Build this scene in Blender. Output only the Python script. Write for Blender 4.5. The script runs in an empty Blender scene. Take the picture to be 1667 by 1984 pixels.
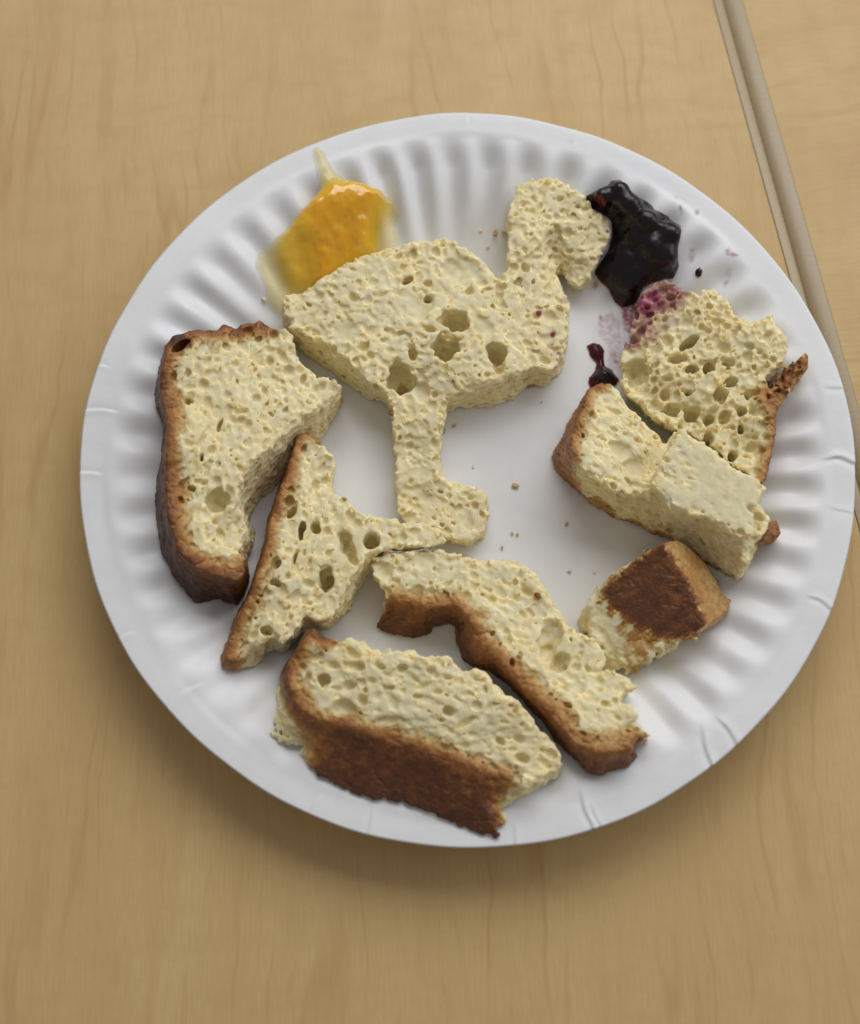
import bpy, math, random
import numpy as np

sc = bpy.context.scene
C = sc.collection
rng = np.random.default_rng(7)
random.seed(7)
MM = 0.001

# ------------------------------------------------------------------ camera
CAM_D, CAM_T, FOV = 0.40, 0.297956813, math.radians(42.6945)
AIM = np.array([-0.0110124749, -0.0143747751, 0.0])
FW = np.array([0, math.sin(CAM_T), -math.cos(CAM_T)])
UP = np.array([0, math.cos(CAM_T), math.sin(CAM_T)])
CPOS = AIM - CAM_D * FW
FPX = 992.0 / math.tan(FOV / 2)
cd = bpy.data.cameras.new('camera')
cam = bpy.data.objects.new('camera', cd)
C.objects.link(cam)
cam.location = CPOS
cam.rotation_euler = (CAM_T, 0, 0)
cd.sensor_fit = 'VERTICAL'
cd.sensor_height = 24.0
cd.sensor_width = 24.0 * 860 / 1024
cd.angle_y = FOV
cd.lens = 12.0 / math.tan(FOV / 2)
cd.clip_start, cd.clip_end = 0.01, 50
cd.dof.use_dof = True
cd.dof.focus_distance = 0.392
cd.dof.aperture_fstop = 4.8
sc.camera = cam

# ------------------------------------------------------------------ light
w = bpy.data.worlds.new('World')
sc.world = w
w.use_nodes = True
bg = w.node_tree.nodes['Background']
bg.inputs['Color'].default_value = (1.0, 0.96, 0.92, 1)
bg.inputs['Strength'].default_value = 0.235


def area(name, loc, target, sx, sy, power, col):
    l = bpy.data.lights.new(name, 'AREA')
    l.shape = 'RECTANGLE'
    l.size, l.size_y, l.energy, l.color = sx, sy, power, col
    o = bpy.data.objects.new(name, l)
    C.objects.link(o)
    o.location = loc
    d = np.array(target, float) - np.array(loc, float)
    from mathutils import Vector
    o.rotation_euler = Vector(d).to_track_quat('-Z', 'Y').to_euler()
    return o


area('ceiling_lamp', (0.24, 0.90, 0.92), (0, 0, 0), 1.3, 0.8, 11.6, (0.97, 0.98, 1.0))
area('window_light', (1.3, 0.35, 0.75), (0, 0, 0), 0.9, 0.9, 4.6, (0.84, 0.91, 1.0))

sc.view_settings.view_transform = 'Standard'
sc.view_settings.look = 'None'
sc.view_settings.exposure = 0.0
sc.view_settings.gamma = 1.0
sc.cycles.max_bounces = 8
sc.cycles.diffuse_bounces = 5
sc.cycles.transparent_max_bounces = 12
sc.cycles.use_denoising = True


# ------------------------------------------------------------------ helpers
def ray(px, py):
    d = FW + ((px - 833.5) / FPX) * np.array([1.0, 0, 0]) - ((py - 992) / FPX) * UP
    return d


def at(px, py, z):
    """the point of the place at height z that lies under pixel px, py of the photograph"""
    d = ray(px, py)
    t = (z - CPOS[2]) / d[2]
    return CPOS + t * d


def props(o, label=None, cat=None, group=None, kind=None):
    for k, v in (('label', label), ('category', cat), ('group', group), ('kind', kind)):
        if v:
            o[k] = v
    return o


def empty(name, loc):
    o = bpy.data.objects.new(name, None)
    o.empty_display_size = 0.01
    C.objects.link(o)
    o.location = loc
    return o


def mesh_obj(name, V, F, mat, parent=None, attrs=None, smooth=True, origin=(0, 0, 0)):
    """V (n,3), F (m,4) or (m,3) int array -> one mesh object"""
    V = np.asarray(V, np.float32) - np.asarray(origin, np.float32)
    F = np.asarray(F, np.int32)
    k = F.shape[1]
    me = bpy.data.meshes.new(name)
    me.vertices.add(len(V))
    me.vertices.foreach_set('co', V.ravel())
    me.loops.add(F.size)
    me.loops.foreach_set('vertex_index', F.ravel())
    me.polygons.add(len(F))
    me.polygons.foreach_set('loop_start', np.arange(0, F.size, k, dtype=np.int32))
    me.polygons.foreach_set('loop_total', np.full(len(F), k, np.int32))
    me.polygons.foreach_set('use_smooth', np.full(len(F), smooth, bool))
    me.update(calc_edges=True)
    for n, a in (attrs or {}).items():
        at_ = me.attributes.new(n, 'FLOAT', 'POINT')
        at_.data.foreach_set('value', np.asarray(a, np.float32))
    me.materials.append(mat)
    o = bpy.data.objects.new(name, me)
    C.objects.link(o)
    if parent is not None:
        o.parent = parent
    else:
        o.location = origin
    return o


# ---- node helper
class NT:
    def __init__(s, name):
        s.m = bpy.data.materials.new(name)
        s.m.use_nodes = True
        s.t = s.m.node_tree
        s.b = s.t.nodes['Principled BSDF']
        s.out = s.t.nodes['Material Output']

    def n(s, typ, ins=None, **kw):
        nd = s.t.nodes.new(typ)
        for k, v in kw.items():
            setattr(nd, k, v)
        for k, v in (ins or {}).items():
            s.set(nd, k, v)
        return nd

    def set(s, nd, k, v):
        i = nd.inputs[k]
        if isinstance(v, bpy.types.NodeSocket):
            s.t.links.new(v, i)
        else:
            i.default_value = v

    def P(s, **kw):
        for k, v in kw.items():
            s.set(s.b, k.replace('_', ' '), v)

    def attr(s, name):
        return s.n('ShaderNodeAttribute', attribute_name=name).outputs['Fac']

    def pos(s):
        return s.n('ShaderNodeNewGeometry').outputs['Position']

    def obj(s):
        return s.n('ShaderNodeTexCoord').outputs['Object']

    def map(s, vec, scale=(1, 1, 1), rot=(0, 0, 0), loc=(0, 0, 0)):
        return s.n('ShaderNodeMapping', {'Vector': vec, 'Scale': scale, 'Rotation': rot, 'Location': loc}).outputs[0]

    def noise(s, vec, scale, detail=3, rough=0.55, dist=0.0):
        return s.n('ShaderNodeTexNoise', {'Vector': vec, 'Scale': scale, 'Detail': detail, 'Roughness': rough, 'Distortion': dist}).outputs['Fac']

    def ramp(s, fac, stops, interp='LINEAR'):
        r = s.n('ShaderNodeValToRGB', {'Fac': fac})
        e = r.color_ramp.elements
        r.color_ramp.interpolation = interp
        while len(e) < len(stops):
            e.new(0.5)
        for el, (p, c) in zip(e, stops):
            el.position = p
            el.color = (*c, 1) if len(c) == 3 else c
        return r.outputs['Color']

    def mix(s, f, a, b, mode='MIX'):
        m = s.n('ShaderNodeMix', data_type='RGBA', blend_type=mode)
        for k, v in (('Factor', f), ('A', a), ('B', b)):
            i = [x for x in m.inputs if x.name == k and (x.type == 'RGBA' or k == 'Factor' and x.type == 'VALUE')][0]
            if isinstance(v, bpy.types.NodeSocket):
                s.t.links.new(v, i)
            else:
                i.default_value = (*v, 1) if isinstance(v, tuple) and len(v) == 3 else v
        return [x for x in m.outputs if x.type == 'RGBA'][0]

    def math(s, op, a, b=0.0, clamp=False):
        m = s.n('ShaderNodeMath', operation=op, use_clamp=clamp)
        for i, v in enumerate((a, b)):
            if isinstance(v, bpy.types.NodeSocket):
                s.t.links.new(v, m.inputs[i])
            else:
                m.inputs[i].default_value = v
        return m.outputs[0]

    def mr(s, v, a, b, c=0.0, d=1.0):
        return s.n('ShaderNodeMapRange', {'Value': v, 'From Min': a, 'From Max': b, 'To Min': c, 'To Max': d}).outputs[0]

    def bump(s, h, strength, dist, normal=None):
        ins = {'Height': h, 'Strength': strength, 'Distance': dist}
        if normal is not None:
            ins['Normal'] = normal
        return s.n('ShaderNodeBump', ins).outputs[0]


# ------------------------------------------------------------------ materials
def wood(name, rot, seed, tint=1.0):
    q = NT(name)
    p = q.map(q.pos(), rot=(0, 0, rot), loc=(seed, seed * 0.7, 0))
    w1 = q.noise(q.map(p, (30, 26, 1)), 1.0, 2)
    w2 = q.noise(q.map(p, (9, 5, 1), loc=(4, 2, 0)), 1.0, 1)
    off = q.math('ADD', q.math('MULTIPLY', q.math('SUBTRACT', w1, 0.5), 0.009), q.math('MULTIPLY', q.math('SUBTRACT', w2, 0.5), 0.03))
    pw = q.n('ShaderNodeVectorMath', {0: p, 1: q.n('ShaderNodeCombineXYZ', {'X': off}).outputs[0]}, operation='ADD').outputs[0]
    broad = q.noise(q.map(pw, (46, 5, 1)), 1.0, 2)
    line = q.noise(q.map(pw, (150, 9, 1)), 1.0, 1, 0.4)
    cont = q.noise(q.map(pw, (34, 2.6, 1), loc=(3, 7, 0)), 1.0, 2, 0.5)
    cl = q.math('ABSOLUTE', q.math('SUBTRACT', q.math('FRACT', q.math('MULTIPLY', cont, 9.0)), 0.5))
    cmask = q.mr(q.noise(q.map(p, (30, 14, 1)), 1.0, 2), 0.42, 0.6)
    line2 = q.noise(q.map(pw, (330, 30, 1), loc=(9, 1, 0)), 1.0, 1, 0.4)
    fib = q.noise(q.map(p, (2400, 90, 1)), 1.0, 2, 0.6)
    flake = q.noise(q.map(p, (55, 130, 1)), 1.0, 3, 0.6)
    patch = q.noise(p, 22.0, 2)
    fine = q.noise(p, 420.0, 3, 0.7)
    k = lambda r, g, b: (r * 1.14 * tint, g * 1.10 * tint, b * 1.10 * tint)
    c = q.ramp(broad, [(0.3, k(0.525, 0.370, 0.158)), (0.7, k(0.585, 0.432, 0.194))])
    c = q.mix(q.mr(line, 0.60, 0.74, 0, 0.22), c, k(0.455, 0.272, 0.098))
    c = q.mix(q.math('MULTIPLY', q.mr(cl, 0.0, 0.15, 0.50, 0.0), cmask), c, k(0.43, 0.245, 0.088))
    c = q.mix(q.mr(line2, 0.64, 0.74, 0, 0.3), c, k(0.44, 0.262, 0.094))
    c = q.mix(q.mr(flake, 0.48, 0.7, 0, 0.42), c, k(0.49, 0.345, 0.138))
    c = q.mix(q.mr(patch, 0.38, 0.66, 0, 0.32), c, k(0.55, 0.372, 0.175))
    c = q.mix(q.mr(fib, 0.42, 0.72, 0, 0.26), c, k(0.38, 0.25, 0.095))
    c = q.mix(q.mr(fine, 0.45, 0.75, 0, 0.14), c, k(0.42, 0.30, 0.12))
    q.P(Base_Color=c, Roughness=q.mr(flake, 0.3, 0.7, 0.46, 0.56), Normal=q.bump(fine, 0.05, 0.0002))
    q.b.inputs['Specular IOR Level'].default_value = 0.35
    return q.m


M_WOOD = wood('maple_laminate', -0.05, 3.1)
M_WOOD2 = wood('maple_laminate_cross', math.radians(84), 11.7)

q = NT('vinyl_edge')
sp = q.noise(q.pos(), 900, 2)
q.P(Base_Color=q.ramp(sp, [(0.3, (0.40, 0.31, 0.185)), (0.7, (0.44, 0.345, 0.21))]), Roughness=0.42)
M_EDGE = q.m

q = NT('plate_paper')
p = q.pos()
f1 = q.noise(p, 2600, 3, 0.6)
f2 = q.noise(p, 140, 3, 0.5)
q.P(Base_Color=q.ramp(f2, [(0.3, (0.815, 0.815, 0.818)), (0.7, (0.838, 0.838, 0.84))]), Roughness=q.mr(f2, .3, .7, 0.36, 0.46),
    Normal=q.bump(f1, 0.06, 0.0002, q.bump(f2, 0.12, 0.0012)))
M_PLATE = q.m


def bread_mat(name, crust):
    q = NT(name)
    p = q.pos()
    toast, stain = q.attr('toast'), q.attr('stain')
    n1 = q.noise(p, 420, 4, 0.6)
    n2 = q.noise(p, 1500, 3, 0.6)
    n3 = q.noise(p, 90, 3)
    vor = q.n('ShaderNodeTexVoronoi', {'Vector': p, 'Scale': 1150.0, 'Randomness': 1.0}).outputs['Distance']
    crumb = q.ramp(n1, [(0.32, (0.72, 0.61, 0.335)), (0.5, (0.80, 0.715, 0.445)), (0.68, (0.84, 0.77, 0.525))])
    crumb = q.mix(q.mr(n3, 0.42, 0.7, 0, 0.5), crumb, (0.735, 0.61, 0.325))
    crumb = q.mix(q.mr(q.noise(p, 150, 3), 0.52, 0.72, 0, 0.45), crumb, (0.755, 0.705, 0.50))
    brn = q.noise(p, 330, 1)
    crumb = q.mix(q.mr(brn, 0.72, 0.78, 0, 0.4), crumb, (0.60, 0.38, 0.14))
    tt = q.math('ADD', toast, q.math('MULTIPLY', q.math('SUBTRACT', n1, 0.5), q.mr(toast, 0.02, 0.3, 0, 0.42)))
    tt = q.math('ADD', tt, q.math('MULTIPLY', q.math('SUBTRACT', n3, 0.5), q.mr(toast, 0.02, 0.3, 0, 0.5)))
    grain = q.noise(p, 900, 4, 0.7)
    tt = q.math('ADD', tt, q.math('MULTIPLY', q.math('SUBTRACT', grain, 0.5), q.mr(toast, 0.02, 0.3, 0, 0.34)))
    cr = q.ramp(tt, [(0.0, (0.80, 0.70, 0.40)), (0.16, (0.66, 0.46, 0.185)), (0.33, (0.50, 0.255, 0.070)),
                     (0.52, (0.335, 0.130, 0.030)), (0.72, (0.165, 0.055, 0.016)), (1.0, (0.060, 0.021, 0.011))])
    col = q.mix(q.mr(toast, 0.015, 0.12), crumb, cr)
    st = q.math('MULTIPLY', stain, q.mr(q.noise(p, 240, 3, 0.55), 0.28, 0.68, 0.50, 1.05), clamp=True)
    col = q.mix(st, col, q.ramp(n1, [(0.35, (0.15, 0.015, 0.05)), (0.7, (0.36, 0.085, 0.16))]))
    h = q.math('ADD', n1, q.math('MULTIPLY', n2, 0.5))
    if crust:
        q.P(Base_Color=col, Roughness=q.mr(n1, 0.3, 0.7, 0.34, 0.52), Normal=q.bump(q.math('ADD', q.math('ADD', h, grain), q.math('MULTIPLY', q.mr(q.math('ABSOLUTE', q.math('SUBTRACT', n3, 0.5)), 0.0, 0.05, -1.0, 0.0), 0.8)), 0.55, 0.0008))
        q.b.inputs['Specular IOR Level'].default_value = 0.45
    else:
        h = q.math('ADD', h, q.math('MULTIPLY', vor, 0.35))
        q.P(Base_Color=col, Roughness=0.85, Normal=q.bump(h, 0.28, 0.0004))
        q.b.inputs['Specular IOR Level'].default_value = 0.15
        q.b.inputs['Subsurface Weight'].default_value = 0.75
        q.b.subsurface_method = 'BURLEY'
        q.b.inputs['Subsurface Radius'].default_value = (1.0, 0.8, 0.45)
        q.b.inputs['Subsurface Scale'].default_value = 0.0022
    return q.m


M_CRUMB = bread_mat('bread_crumb_flesh', False)
M_CRUST = bread_mat('bread_crust', True)

q = NT('orange_marmalade')
p = q.pos()
th = q.attr('thick')
n = q.noise(p, 240, 2)
n2 = q.noise(q.map(p, (460, 240, 300), rot=(0, 0, 0.6)), 1.0, 2)
g = q.math('ADD', th, q.math('MULTIPLY', q.math('SUBTRACT', n, 0.5), q.mr(th, 0.1, 0.5, 0.0, 0.28)))
col = q.ramp(g, [(0.0, (0.92, 0.84, 0.52)), (0.14, (0.92, 0.77, 0.26)), (0.34, (0.91, 0.66, 0.06)), (0.64, (0.90, 0.54, 0.024)), (1.0, (0.85, 0.42, 0.012))])
col = q.mix(q.math('MULTIPLY', q.mr(n2, 0.58, 0.74, 0, 0.3), q.mr(th, 0.25, 0.6)), col, (0.92, 0.70, 0.20))
q.P(Base_Color=col, Roughness=0.12, Normal=q.bump(n, 0.10, 0.0006))
q.b.inputs['IOR'].default_value = 1.40
q.set(q.b, 'Alpha', q.mr(th, 0.02, 0.75, 0.12, 0.95))
q.set(q.b, 'Subsurface Weight', q.mr(th, 0.25, 0.5, 0.0, 0.6))
q.b.inputs['Subsurface Radius'].default_value = (1.0, 0.55, 0.08)
q.b.inputs['Subsurface Scale'].default_value = 0.0022
q.b.inputs['Coat Weight'].default_value = 1.0
q.b.inputs['Coat Roughness'].default_value = 0.04
M_MARM = q.m

q = NT('berry_jam')
p = q.pos()
th = q.attr('thick')
n = q.noise(p, 480, 3)
col = q.ramp(th, [(0.0, (0.20, 0.010, 0.020)), (0.07, (0.07, 0.004, 0.010)), (0.2, (0.010, 0.003, 0.006)), (1.0, (0.006, 0.003, 0.006))])
q.P(Base_Color=col, Roughness=q.mr(n, 0.35, 0.65, 0.17, 0.38), Alpha=q.mr(th, 0.0, 0.12, 0.75, 1.0), Normal=q.bump(n, 0.25, 0.0007))
q.b.inputs['Specular IOR Level'].default_value = 0.42
M_JAM = q.m

q = NT('jam_smear_film')
p = q.pos()
n = q.noise(p, 700, 3)
q.P(Base_Color=(0.42, 0.085, 0.14, 1), Roughness=0.3, Alpha=q.math('MULTIPLY', q.attr('thick'), q.mr(n, 0.35, 0.65, 0.15, 1.0), clamp=True))
M_SMEAR = q.m


# ------------------------------------------------------------------ tables (two table tops pushed together)
def grid_plane(name, poly, z0, z1, mat, parent):
    """convex polygon slab"""
    n = len(poly)
    V = [(x, y, z1) for x, y in poly] + [(x, y, z0) for x, y in poly]
    import bmesh
    bm = bmesh.new()
    vs = [bm.verts.new(v) for v in V]
    bm.faces.new(vs[:n])
    bm.faces.new(list(reversed(vs[n:])))
    for i in range(n):
        j = (i + 1) % n
        bm.faces.new((vs[i], vs[n + i], vs[n + j], vs[j]))
    bmesh.ops.recalc_face_normals(bm, faces=bm.faces)
    me = bpy.data.meshes.new(name)
    bm.to_mesh(me)
    bm.free()
    me.materials.append(mat)
    o = bpy.data.objects.new(name, me)
    C.objects.link(o)
    o.parent = parent
    return o


def line_at(p0, p1, z):
    a, b = at(*p0, z)[:2], at(*p1, z)[:2]
    d = (b - a) / np.linalg.norm(b - a)
    return a, d


a1, d1 = line_at((1404, 0), (1572, 600), 0.0)        # the gap between the two tables
nrm = np.array([-d1[1], d1[0]])
if nrm[0] < 0:
    nrm = -nrm


def strip_profile(name, base, side, width, drop, mat, parent, L=0.75, fall=0.0017, pw=3.0):
    """rounded vinyl edge band running along the table edge; side=+1 grows along nrm"""
    prof = []
    for k in range(13):
        t = k / 12
        ang = t * math.pi / 2
        prof.append((width * (0.72 * t + 0.28 * math.sin(ang)), -fall * (t ** pw)))
    prof.append((width, -drop))
    prof.append((0, -drop))
    V, F = [], []
    ns = 2
    mid = base + d1 * 0.18
    for s in (-1, 1):
        for u, z in prof:
            p = mid + d1 * s * L + nrm * side * u
            V.append((p[0], p[1], z))
    m = len(prof)
    for i in range(m):
        j = (i + 1) % m
        F.append((i, j, m + j, m + i) if side > 0 else (i, m + i, m + j, j))
    me = bpy.data.meshes.new(name)
    me.from_pydata(V, [], F + [tuple(range(m - 1, -1, -1)) if side > 0 else tuple(range(m)), tuple(range(m, 2 * m)) if side > 0 else tuple(range(2 * m - 1, m - 1, -1))])
    me.update()
    me.materials.append(mat)
    for pl in me.polygons[:12]:
        pl.use_smooth = True
    o = bpy.data.objects.new(name, me)
    C.objects.link(o)
    o.parent = parent
    return o


WL, WR = 0.0037, 0.0056
mid = a1 + d1 * 0.18
tl = props(empty('table', (0, 0, 0)), 'maple laminate table under the paper plate, grain running up and down', 'table')
tr = props(empty('table', (0, 0, 0)), 'neighbouring maple laminate table in the corner, pushed against the table with the plate', 'table')
far = 0.75


def half(side, off):
    e0 = mid + nrm * side * off - d1 * far
    e1 = mid + nrm * side * off + d1 * far
    return [e0, e1, e1 + nrm * side * 0.85, e0 + nrm * side * 0.85]


pl = [tuple(v) for v in half(-1, WL + 0.0004)]
pr = [tuple(v) for v in half(1, WR + 0.0008)]
grid_plane('tabletop', pl, -0.028, 0.0, M_WOOD, tl)
grid_plane('tabletop', pr, -0.028, -0.0004, M_WOOD2, tr)
strip_profile('edge_band', a1 - nrm * (WL + 0.0002), 1, WL - 0.0001, 0.028, M_EDGE, tl, fall=0.0011, pw=4.0)
strip_profile('edge_band', a1 + nrm * (WR + 0.0006), -1, WR + 0.0006, 0.028, M_EDGE, tr, fall=0.0024, pw=2.6)

# ------------------------------------------------------------------ paper plate
NFL = 51
PR = 0.1145


def sstep(a, b, x):
    t = np.clip((x - a) / (b - a), 0, 1)
    return t * t * (3 - 2 * t)


def flute_amp(phi):
    """flutes pressed flat toward the lower left of the plate"""
    a = 0.55 + 0.45 * np.cos(phi - math.radians(72))
    return np.clip(0.24 + 0.8 * a, 0.36, 1.0)


FL_J = rng.normal(0, 1, 400)


def plate_z(x, y, flutes=True):
    r = np.hypot(x, y)
    phi = np.arctan2(y, x)
    zr = 0.0012 + 0.0150 * sstep(0.064, 0.106, r) ** 1.0
    if flutes:
        pj = phi + 0.010 * np.sin(3 * phi + 1) + 0.008 * np.sin(7 * phi)
        m = 0.5 + 0.5 * np.cos(NFL * pj)
        m = m ** 1.05
        k = np.floor((NFL * pj / (2 * math.pi)) + 0.5).astype(int) % NFL
        amp = flute_amp(phi) * (1 + 0.16 * np.take(FL_J, k))
        rr = 0.1062 + 0.0010 * (m - 0.6)
        valley = 0.0012 + 0.0150 * (0.60 * sstep(0.067, 0.106, r) + 0.40 * sstep(0.0975, 0.1074, r))
        zr = zr + (valley - zr) * m * np.clip(amp, 0.10, 1.1) * 0.61
    rim = sstep(0.1055, 0.1085, r)
    zr = zr + rim * (0.0162 - zr)
    zr = zr + 0.0004 * sstep(0.1065, 0.1146, r)
    zr = zr + rim * (0.00030 * np.sin(5 * phi + 0.6) + 0.00014 * np.sin(13 * phi) + 0.00004 * np.sin(31 * phi + 2))
    return zr


def build_plate():
    n = 2160
    phi = np.linspace(0, 2 * math.pi, n, endpoint=False)
    rs = np.concatenate([np.linspace(0.004, 0.062, 12), np.linspace(0.064, PR, 80)])
    Rr, Ph = np.meshgrid(rs, phi, indexing='ij')
    wob = 1 + sstep(0.09, PR, Rr) * (0.0022 * np.sin(4 * Ph + 1.2) + 0.0012 * np.sin(9 * Ph) + 0.0006 * np.sin(27 * Ph + 1))
    X, Y = Rr * wob * np.cos(Ph), Rr * wob * np.sin(Ph)
    Z = plate_z(Rr * np.cos(Ph), Rr * np.sin(Ph))
    Z += 0.00025 * np.sin(X * 70 + 1) * np.sin(Y * 60) * (1 - sstep(0.05, 0.07, Rr))
    # creases pressed across the rim: px of rim end, px of inner end, sideways bend, depth
    for (p0, p1, bend, dep, wd) in CREASES:
        A, B = at(*p0, 0.0165)[:2], at(*p1, 0.0145)[:2]
        L = np.linalg.norm(B - A)
        d = (B - A) / L
        nn = np.array([-d[1], d[0]])
        u = (X - A[0]) * d[0] + (Y - A[1]) * d[1]
        v = (X - A[0]) * nn[0] + (Y - A[1]) * nn[1]
        s = np.clip(u / L, 0, 1)
        dep = dep * 0.999
        v = v - bend * MM * np.sin(s * math.pi * 1.5) * s
        wgt = sstep(-0.004, -0.001, u) * (1 - sstep(0.6, 1.05, u / L))
        Z -= wgt * dep * 0.5 * MM * (np.tanh(v / (wd * MM)) * np.exp(-(v / (wd * 5 * MM)) ** 2) * 1.2 - np.exp(-(v / (wd * MM)) ** 2) * 0.6)
    rb = np.array([PR - 0.0004, 0.108, 0.106, 0.1, 0.094, 0.088, 0.08, 0.072, 0.064, 0.05, 0.03, 0.004])
    Rb, Pb = np.meshgrid(rb, phi, indexing='ij')
    Zb = plate_z(Rb * np.cos(Pb), Rb * np.sin(Pb)) - 0.0006
    Zb = np.maximum(Zb, 0.0003)
    wb = 1 + sstep(0.09, PR, Rb) * (0.0022 * np.sin(4 * Pb + 1.2) + 0.0012 * np.sin(9 * Pb) + 0.0006 * np.sin(27 * Pb + 1))
    V = np.concatenate([np.stack([X, Y, Z], -1).reshape(-1, 3), np.stack([Rb * wb * np.cos(Pb), Rb * wb * np.sin(Pb), Zb], -1).reshape(-1, 3)])
    nr = len(rs) + len(rb)
    i = np.arange(nr - 1)[:, None] * n
    j = np.arange(n)[None, :]
    j2 = (j + 1) % n
    F = np.stack([(i + j), (i + n + j), (i + n + j2), (i + j2)], -1).reshape(-1, 4)
    # caps in the middle
    V = np.concatenate([V, [[0, 0, 0.0012], [0, 0, 0.0003]]])
    c0, c1 = len(V) - 2, len(V) - 1
    # order faces so that normals point up on the top side
    jj = np.arange(n)
    capA = np.stack([np.full(n, c0), jj, (jj + 1) % n, (jj + 1) % n], -1)
    o = mesh_obj('paper_plate', V, F, M_PLATE)
    me = o.data
    import bmesh
    bm = bmesh.new()
    bm.from_mesh(me)
    bm.verts.ensure_lookup_table()
    bm.faces.new([bm.verts[k] for k in range(n)])
    last = (nr - 1) * n
    bm.faces.new([bm.verts[last + k] for k in range(n - 1, -1, -1)])
    bmesh.ops.recalc_face_normals(bm, faces=bm.faces)
    for f in bm.faces:
        f.smooth = True
    bm.to_mesh(me)
    bm.free()
    return o


CREASES = [((1383, 1492), (1352, 1402), 1.0, 0.55, 0.35), ((1432, 1448), (1388, 1385), -0.6, 0.45, 0.35),
           ((1655, 897), (1590, 884), -1.6, 0.55, 0.35), ((1612, 1180), (1560, 1150), -1.0, 0.35, 0.3),
           ((1640, 752), (1590, 756), 0.3, 0.22, 0.3), ((324, 1376), (395, 1315), 1.4, 0.38, 0.35),
           ((232, 1238), (262, 1224), 0.4, 0.2, 0.3), ((600, 1575), (622, 1536), 0.4, 0.3, 0.3),
           ((716, 1606), (724, 1560), 0.2, 0.22, 0.3), ((1150, 1604), (1118, 1530), 0.8, 0.5, 0.35),
           ((1165, 1600), (1140, 1555), 0.5, 0.25, 0.3), ((170, 795), (235, 800), 0.5, 0.3, 0.3),
           ((190, 708), (215, 716), 0.3, 0.2, 0.3), ((160, 915), (205, 922), 0.4, 0.25, 0.3),
           ((1000, 1638), (996, 1590), 0.2, 0.2, 0.3), ((1115, 262), (1108, 285), 0.2, 0.2, 0.3),
           ((905, 224), (905, 255), 0.2, 0.14, 0.3), ((1640, 990), (1600, 985), 0.2, 0.15, 0.3)]
plate = build_plate()
props(plate, 'white fluted round paper plate with creased rim holding bread pieces', 'plate')

# ------------------------------------------------------------------ implicit surfaces
H = 0.00034


def bspline_matrix(n, c):
    """n samples of c+3 control values, cubic b-spline"""
    t = np.linspace(0, c - 1e-6, n)
    i = t.astype(int)
    f = t - i
    M = np.zeros((n, c + 3), np.float32)
    wts = [(1 - f) ** 3 / 6, (3 * f ** 3 - 6 * f ** 2 + 4) / 6, (-3 * f ** 3 + 3 * f ** 2 + 3 * f + 1) / 6, f ** 3 / 6]
    for k in range(4):
        M[np.arange(n), i + k] = wts[k]
    return M


def noise3(shape, cells_mm, rg):
    """smooth noise, about -1..1, with cells of the given size in mm along x, y, z"""
    if np.isscalar(cells_mm):
        cells_mm = (cells_mm,) * 3
    cs = [max(1, int(round(s * H / (c * MM)))) for s, c in zip(shape, cells_mm)]
    g = rg.uniform(-1, 1, [c + 3 for c in cs]).astype(np.float32) * 1.9
    for ax in range(3):
        M = bspline_matrix(shape[ax], cs[ax])
        g = np.moveaxis(np.tensordot(M, g, axes=(1, ax)), 0, ax)
    return g


def poly_sdf(P, X, Y):
    P = np.asarray(P, np.float64)
    d2 = np.full(X.shape, 1e9)
    inside = np.zeros(X.shape, bool)
    n = len(P)
    for i in range(n):
        a, b = P[i], P[(i + 1) % n]
        ex, ey = b - a
        wx, wy = X - a[0], Y - a[1]
        t = np.clip((wx * ex + wy * ey) / (ex * ex + ey * ey + 1e-18), 0, 1)
        dx, dy = wx - ex * t, wy - ey * t
        d2 = np.minimum(d2, dx * dx + dy * dy)
        c = (a[1] > Y) != (b[1] > Y)
        if ey != 0:
            inside ^= c & (X < ex * (Y - a[1]) / ey + a[0])
    return np.where(inside, -1, 1) * np.sqrt(d2)


def line_dist(P, X, Y):
    d2 = np.full(X.shape, 1e9)
    for i in range(len(P) - 1):
        a, b = P[i], P[i + 1]
        ex, ey = b[0] - a[0], b[1] - a[1]
        t = np.clip(((X - a[0]) * ex + (Y - a[1]) * ey) / (ex * ex + ey * ey + 1e-18), 0, 1)
        d2 = np.minimum(d2, (X - a[0] - ex * t) ** 2 + (Y - a[1] - ey * t) ** 2)
    return np.sqrt(d2)


def smax(a, b, k):
    h = np.clip(0.5 + 0.5 * (a - b) / k, 0, 1)
    return b + (a - b) * h + k * h * (1 - h)


def smin(a, b, k):
    return -smax(-a, -b, k)


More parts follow.
